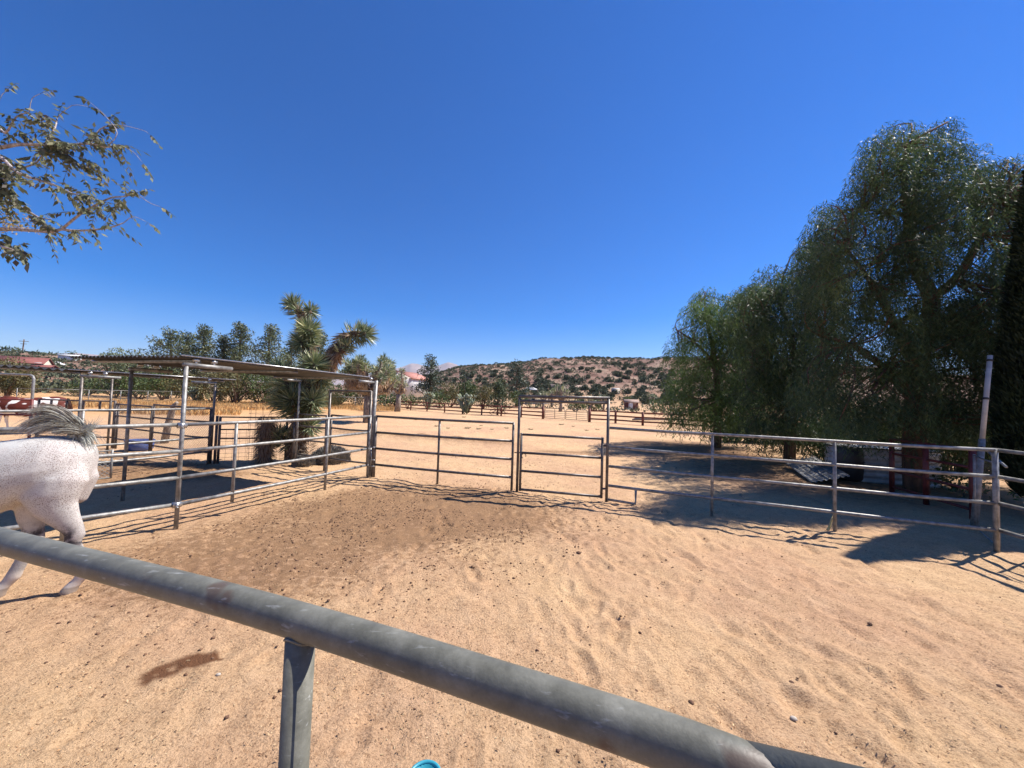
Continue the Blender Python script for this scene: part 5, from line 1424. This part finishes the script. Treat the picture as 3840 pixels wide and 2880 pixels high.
house('house', 'long red-roofed house on the left hillside', RH, .088*RH.y, 7, .012*RH.y, .62, .016*RH.y, M['cream'], M['roof_red'], wins=[(-2, 1.0, 1.2, .8), (4, 1.0, 1.2, .8)])
WH = G(262, 1352)
house('house', 'low white building on the left hillside just above the shelter roof tip', WH, .034*WH.y, 5, .011*WH.y, .55, .4, M['white'], M['white'], cat='house')
house('outbuilding', 'dark red low barn above the farther shelter roof on the left', G(163, 1392), 4.0, 4, 1.3, .5, .5, M['roof_red'], M['roof_red'], cat='outbuilding')
# pump house white box on hill
q = G(2308, 1478); house('outbuilding', 'small white box-like hut on the lower slope of the hill', Vector((q.x, q.y, q.z)), 2.3, 2.2, 1.9, .2, .1, M['cream'], M['white'], cat='outbuilding', ov=.1)
def car(label, u, v, Y, rot, L=4.4, mat='vehicle', name='parked_car', cat='car'):
    c = G(u, v) if Y is None else Vector((*gat(u, Y)[:2], at(u, v, Y).z)); t = thing(name, label, cat, c); cs, sn = math.cos(rot), math.sin(rot)
    def w2(x, y, z): return (c.x+x*cs-y*sn, c.y+x*sn+y*cs, c.z+z)
    pr = [(-L/2, .35), (-L/2, .85), (-L*.42, .95), (-L*.3, 1.42), (L*.12, 1.45), (L*.26, .98), (L*.47, .85), (L/2, .6), (L/2, .35)]
    mb = MB(); A = [w2(x, -.85, z) for x, z in pr]; B_ = [w2(x, .85, z) for x, z in pr]; n = len(pr)
    mb.add(A+B_, [tuple(range(n)), tuple(range(2*n-1, n-1, -1))]+[(i, n+i, n+(i+1) % n, (i+1) % n) for i in range(n)]); part('body', mb, M[mat], t)
    for x in (-L*.3, L*.3):
        for y in (-.8, .8): part('wheel', MB().tube([w2(x, y-.1, .33), w2(x, y+.1, .33)], .33, 12), M['black'], t)
    mb = MB(); 
    for s in (-1, 1): mb.add([w2(-L*.27, .86*s, 1.35), w2(L*.1, .86*s, 1.37), w2(L*.2, .86*s, 1.0), w2(-L*.36, .86*s, 1.0)], [(0, 1, 2, 3)])
    part('window', mb, M['glass'], t)
car('white car parked on the left hillside below the white building', 212, 1374, None, .6)
car('white van-like car parked at the foot of the hill above the arch bar', 1993, 1467, 140, .1, 5.5)
car('pale car parked near the tan-roofed house, right of it', 2243, 1472, 150, .1, 4.5)
# utility pole
up = gat(70, 210); tz = at(74, 1272, 210).z
t = thing('utility_pole', 'wooden utility pole with crossarm on the left skyline', 'utility pole', up)
part('pole', MB().tube([up+Vector((0, 0, -1)), Vector((up.x+.5, up.y, tz))], [.35, .22], 8), M['bark'], t)
part('crossarm', MB().box((up.x+.45, up.y, tz-1.1), (4.2, .25, .25), .3), M['bark'], t)
part('crossarm', MB().box((up.x+.42, up.y, tz-2.6), (2.6, .22, .22), .3), M['bark'], t)

# ---------------------------------------------------------------- hill scrub: individual bushes
def scrub_proto(seed, w=3.0, h=2.0, n=260):
    r = np.random.default_rng(seed); mb = MB()
    cs = [(r.normal()*w*.2, r.normal()*w*.2, h*(.3+.35*r.random())) for _ in range(7)]
    for c in cs:
        k = n//7; d = r.normal(size=(k, 3)); d /= np.linalg.norm(d, axis=1)[:, None]
        P = np.array(c)+d*w*.22*np.array([1, 1, .8]); P[:, 2] = np.maximum(P[:, 2], 0)
        mb.leaves(P, d+r.normal(size=(k, 3))*.6, .75, .42)
    me = mb.mesh('hill_bush'); me.materials.append(M['scrub']); return me
protos = [scrub_proto(300+k) for k in range(6)]
rb2 = np.random.default_rng(99); cand = []
tries = 0
while len(cand) < 2000 and tries < 60000:
    tries += 1
    az_ = rb2.uniform(RA[8], R_(38)); rr_ = rb2.uniform(112, 318)
    x, y = rr_*math.sin(az_), rr_*math.cos(az_)
    e_ = np.interp(az_, RA, RE)
    if e_ < 60: continue
    if vnoise(x/22, y/30, 44) < .42 and rb2.random() < .75: continue
    if all((x-c[0])**2+(y-c[1])**2 > (3.6 if rr_ < 250 else 3.0)**2 for c in cand[-400:]): cand.append((x, y, rr_, rb2.uniform(.45, 1.0)))
# hidden behind the pepper trees beyond azimuth of column 2560: keep a few only
az_lim = px_az(2560)
vis = [c for c in cand if math.atan2(c[0], c[1]) < az_lim]; hid = [c for c in cand if math.atan2(c[0], c[1]) >= az_lim]
vis.sort(key=lambda c: -c[3]/c[2])
for k, (x, y, r__, s) in enumerate(vis[:300]):
    o = bpy.data.objects.new('hill_bush', protos[k % 6]); COL.objects.link(o)
    o.location = (x, y, float(macro(x, y))-.2); o.rotation_euler = (0, 0, rb2.random()*6.28); o.scale = (s, s, s*rb2.uniform(.8, 1.15))
    tag(o, 'dark green rounded scrub bush growing on the red-brown desert hill', 'bush', 'scrub bushes on the hill')
mb = MB()
for (x, y, r__, s) in vis[300:]+hid:
    k = 70; d = rb2.normal(size=(k, 3)); d[:, 2] = abs(d[:, 2]); d /= np.linalg.norm(d, axis=1)[:, None]
    c = np.array([x, y, float(macro(x, y))-.1]); mb.leaves(c+d*np.array([1.25, 1.25, 1.3])*s, d+rb2.normal(size=(k, 3))*.6, .8*s, .5*s)
# low pale brush between the bushes
for k in range(2600):
    az_ = rb2.uniform(RA[8], az_lim); rr_ = rb2.uniform(75, 315); x, y = rr_*math.sin(az_), rr_*math.cos(az_)
    if 75 < rr_ < 110 and rb2.random() < .3: continue
    c = np.array([x, y, float(macro(x, y))]); m_ = 7; d = rb2.normal(size=(m_, 3)); d[:, 2] = abs(d[:, 2])
    mb.leaves(c+d*.2, d, .5+.3*rb2.random(), .25)
o = obj('scrub', mb.mesh('scrub'), M['scrub']); tag(o, 'sparse desert scrub covering the hill', 'scrub', kind='stuff')
# left hillside scrub and trees
mb = MB()
for k in range(700):
    az_ = rb2.uniform(RA[0], RA[5]); rr_ = rb2.uniform(105, 300); x, y = rr_*math.sin(az_), rr_*math.cos(az_)
    c = np.array([x, y, float(macro(x, y))]); s = rb2.uniform(.4, 1.3); m_ = 40; d = rb2.normal(size=(m_, 3)); d[:, 2] = abs(d[:, 2]); d /= np.linalg.norm(d, axis=1)[:, None]
    mb.leaves(c+d*s*np.array([1.1, 1.1, .9]), d+rb2.normal(size=(m_, 3))*.5, .8*s, .5*s)
o = obj('scrub', mb.mesh('scrub'), M['scrub']); tag(o, 'desert scrub on the left hillside around the houses', 'scrub', kind='stuff')
for k, (u, Y, v, w, lab) in enumerate([(8, 190, 1296, 40, 'dark tree clump at the very left on the skyline'), (46, 200, 1300, 36, 'rounded skyline tree just left of the utility pole'), (92, 230, 1310, 40, 'skyline tree just right of the utility pole'), (122, 235, 1314, 26, 'small skyline tree above the middle of the long red roof'),
        (162, 200, 1318, 44, 'broad dark tree at the right end of the long red roof'), (195, 230, 1320, 36, 'skyline tree right of the broad dark one'), (253, 240, 1313, 46, 'umbrella-shaped dark tree on the skyline left of the shelter roof tip'), (218, 150, 1340, 44, 'grey-green tree beside the white car on the hillside'),
        (136, 125, 1370, 66, 'dark bush just below the long red roof'), (300, 170, 1330, 40, 'small dark skyline tree behind the shelter roof tip'), (385, 180, 1325, 40, 'small skyline tree left of the pale desert tree'), (188, 120, 1376, 20, 'tiny dark tree near the small red barn')]):
    T(lab, u, Y, v, w, 'round', 'juniper', 'hillside_tree', 'tree', seed=400+k, trunk=.08)
for k, (u, Y, v, w, lab) in enumerate([(345, 90, 1400, 110, 'olive bush on the flat behind the farther shelter, right of its post'), (170, 85, 1440, 90, 'olive bush above the pinto horse'), (290, 60, 1455, 90, 'dark round bush on the dry grass right of the pinto horse'), (60, 70, 1450, 140, 'brown bush above the pinto horse head'), (480, 75, 1420, 90, 'far bush between the farther shelter posts'), (110, 100, 1420, 110, 'brown-green bush below the far red barn')]):
    T(lab, u, Y, v, w, 'round', 'shrub_olive', 'bush', 'bush', seed=450+k, trunk=.02)

# ---------------------------------------------------------------- ground cover
mb = MB(); n = 42000
az_ = rb2.uniform(-R_(54), px_az(1500), n); rr_ = rb2.uniform(36, 66, n)**1.0
x, y = rr_*np.sin(az_), rr_*np.cos(az_); keep = (vnoise(x/4, y/4, 5) > .34) & ((az_ < px_az(1240)) | (rr_ > 47)) & ~((az_ > px_az(905)) & (rr_ < 45)); x, y = x[keep], y[keep]
P = np.stack([x, y, macro(x, y)-.02], 1); D = rb2.normal(size=(len(x), 3))*.3; D[:, 2] = 1
mb.leaves(P, D, .28+.34*rb2.random(len(x)), .07)
o = obj('dry_grass', mb.mesh('dry_grass'), M['drygrass']); tag(o, 'band of golden dry grass along the far edge of the paddock', 'grass', kind='stuff')
# weeds in the paddock
wp = [(1755, 1607), (1795, 1610), (1845, 1612), (1680, 1607), (1900, 1607), (1640, 1600), (2200, 1616), (2105, 1594), (1990, 1612), (2240, 1612), (1560, 1576), (1740, 1566), (1805, 1598), (2150, 1600)]
wm = MB(); k = 60; a = rb2.random(k)*6.28
wm.leaves(np.stack([np.cos(a)*.05, np.sin(a)*.05, np.zeros(k)], 1), np.stack([np.cos(a)*.9, np.sin(a)*.9, .3+.6*rb2.random(k)], 1), .3, .03)
wme = wm.mesh('weed'); wme.materials.append(M['weed'])
for (u, v) in wp:
    g = G(u, v); o = bpy.data.objects.new('weed', wme); COL.objects.link(o); o.location = g; s = rb2.uniform(.5, .9); o.scale = (s, s, s*.7); o.rotation_euler = (0, 0, rb2.random()*6)
    tag(o, 'small dry weed tuft on the sandy paddock beyond the back rails', 'weed', 'weed tufts in the paddock')
# droppings and bits
OCT = np.array([[1, 0, 0], [0, 1, 0], [-1, 0, 0], [0, -1, 0], [0, 0, 1], [0, 0, -.5]], float)
OF = np.array([[0, 1, 4], [1, 2, 4], [2, 3, 4], [3, 0, 4], [1, 0, 5], [2, 1, 5], [3, 2, 5], [0, 3, 5]])
def lumps(mb, X, Y, S):
    n = len(X); Z = macro(X, Y)+micro(X, Y)
    V = OCT[None]*S[:, None, None]*(.7+.6*rb2.random((n, 6, 1)))*np.array([1, 1, .75]); a = rb2.random(n)*6.28
    c, s = np.cos(a)[:, None], np.sin(a)[:, None]
    V = np.stack([V[..., 0]*c-V[..., 1]*s, V[..., 0]*s+V[..., 1]*c, V[..., 2]], -1)+np.stack([X, Y, Z+S*.15], 1)[:, None]
    F_ = OF[None]+(np.arange(n)*6)[:, None, None]; mb.add(V.reshape(-1, 3), F_.reshape(-1, 3))
mb = MB()
X = np.concatenate([rb2.normal(-2.0, 2.1, 6500), rb2.uniform(-5, 7, 900), rb2.normal(-9, 2, 1800), rb2.uniform(-3, 3, 500)])
Y = np.concatenate([rb2.normal(6.0, 1.4, 6500), rb2.uniform(1.2, 8, 900), rb2.normal(9, 1.0, 1800), rb2.uniform(8.5, 14, 500)])
S = rb2.gamma(2.2, .0032, len(X))+.003
q = np.concatenate([np.ones(6500), np.ones(900)*.6, np.ones(1800), np.ones(500)*1.3]); S = np.clip(S*q, .003, .019)
kp = (vnoise(X/.5, Y/.5, 8) > .35) & ~((X < -4.9) & (X > -7.2)); lumps(mb, X[kp], Y[kp], S[kp])
o = obj('droppings', mb.mesh('droppings'), M['manure']); tag(o, 'scattered brown manure crumbs trampled over the pen floor', 'manure crumbs', kind='stuff')
# chaff and straw flecks; the dark ones partly imitate small shading in the sand
for nm, mt_, n_, sz, lab in (('chaff', 'chaff_pale', 8000, .018, 'pale chaff and straw flecks strewn over the pen sand'), ('chaff', 'chaff_and_shade', 22000, .02, 'dark bark and dung flecks, some standing in for shade, strewn over the pen sand')):
    a_ = rb2.uniform(-R_(58), R_(58), n_); r__ = .7+7.8*rb2.random(n_)**.8; X, Y = r__*np.sin(a_), r__*np.cos(a_)
    kp = (vnoise(X/.35, Y/.35, 70) > .42)|(rb2.random(n_) < .3); X, Y = X[kp], Y[kp]; n_ = len(X)
    P = np.stack([X, Y, macro(X, Y)+micro(X, Y)+.004], 1); an = rb2.random(n_)*6.28
    D = np.stack([np.cos(an), np.sin(an), rb2.normal(size=n_)*.25], 1); upv = np.stack([rb2.normal(size=n_)*.35, rb2.normal(size=n_)*.35, np.ones(n_)], 1)
    mb = MB().leaves(P, D, sz*(.35+1.1*rb2.random(n_)), sz*.32*(.5+rb2.random(n_)), upv)
    o = obj(nm, mb.mesh(nm), M[mt_]); tag(o, lab, 'flecks', kind='stuff')
# loose larger clods that can be told apart
for k, (u, v, s, lab) in enumerate([(2170, 2082, .04, 'largest dark clod lying alone in the middle of the sand'), (2382, 2153, .025, 'dark clod right of the largest one'), (2968, 2567, .022, 'small dark pebble-like clod at lower right, above the foreground rail'),
        (1232, 2252, .02, 'dark clod just above the foreground rail, centre'), (3750, 2585, .026, 'elongated dark clod near the right edge of the sand'), (2592, 2635, .024, 'dark clod touching the foreground rail at lower right'), (2385, 2600, .02, 'dark clod just above the foreground rail at the welds'), (3262, 2350, .026, 'flat dry clod in the right part of the sand')]):
    s *= .72; g = onz(u, v); mb = MB(); th = np.linspace(0, 6.283, 9, endpoint=False); rg = []
    for f, zz in ((.55, 0), (1, .3), (.95, .7), (.5, 1.05), (.1, 1.15)):
        rg.append(np.stack([g.x+s*f*np.cos(th)*(1+.2*rb2.random(9)), g.y+s*f*np.sin(th)*(1+.2*rb2.random(9)), np.full(9, gz(g.x, g.y)-.004+zz*s)], 1))
    mb.loft(rg); solo('clod', mb, M['manure'], lab, 'clod', (g.x, g.y, 0), smooth=True)
for (u, v, s, lab) in [(2976, 2705, .018, 'pale grey pebble near the lower right rail'), (818, 2540, .014, 'small white pebble right of the damp patch')]:
    g = onz(u, v); mb = MB(); th = np.linspace(0, 6.283, 12, endpoint=False)
    mb.loft([np.stack([g.x+s*f*np.cos(th)*1.3, g.y+s*f*np.sin(th), np.full(12, gz(g.x, g.y)+zz*s)], 1) for f, zz in ((.6, 0), (1, .3), (.8, .75), (.2, 1.0))]); solo('pebble', mb, M['stone'], lab, 'pebble', (g.x, g.y, 0), smooth=True)
# twigs beneath the drooping trees
mb = MB()
for k in range(70):
    x, y = rb2.uniform(4.5, 12), rb2.uniform(7.5, 14); a = rb2.random()*6.28; L = rb2.uniform(.15, .6); z = gz(x, y)+.015
    mb.tube([(x, y, z), (x+.5*L*math.cos(a), y+.5*L*math.sin(a), z+.02), (x+L*math.cos(a+.2), y+L*math.sin(a+.2), z+.01)], [.008, .006, .003], 5)
o = obj('twigs', mb.mesh('twigs'), M['bark_grey']); tag(o, 'fallen twigs scattered under the pepper trees', 'twigs', kind='stuff')

# ---------------------------------------------------------------- air
def haze():
    mb = MB(); mb.box((0, 4000, 700), (22000, 22000, 1410))
    V = mb.V[0]; lo = V[:, 2] < 100; V[lo, 2] = -40; V[~lo, 2] = 1000
    m = bpy.data.materials.new('haze'); m.use_nodes = True; nt = m.node_tree; nt.nodes.clear()
    v = nt.nodes.new('ShaderNodeVolumePrincipled'); o_ = nt.nodes.new('ShaderNodeOutputMaterial')
    v.inputs['Color'].default_value = (.78, .86, 1, 1); v.inputs['Density'].default_value = 4.5e-5; v.inputs['Anisotropy'].default_value = .2
    nt.links.new(v.outputs[0], o_.inputs['Volume'])
    o = obj('haze', mb.mesh('haze'), m); tag(o, 'thin blue haze of distant air over the desert', 'haze', kind='stuff')
haze()
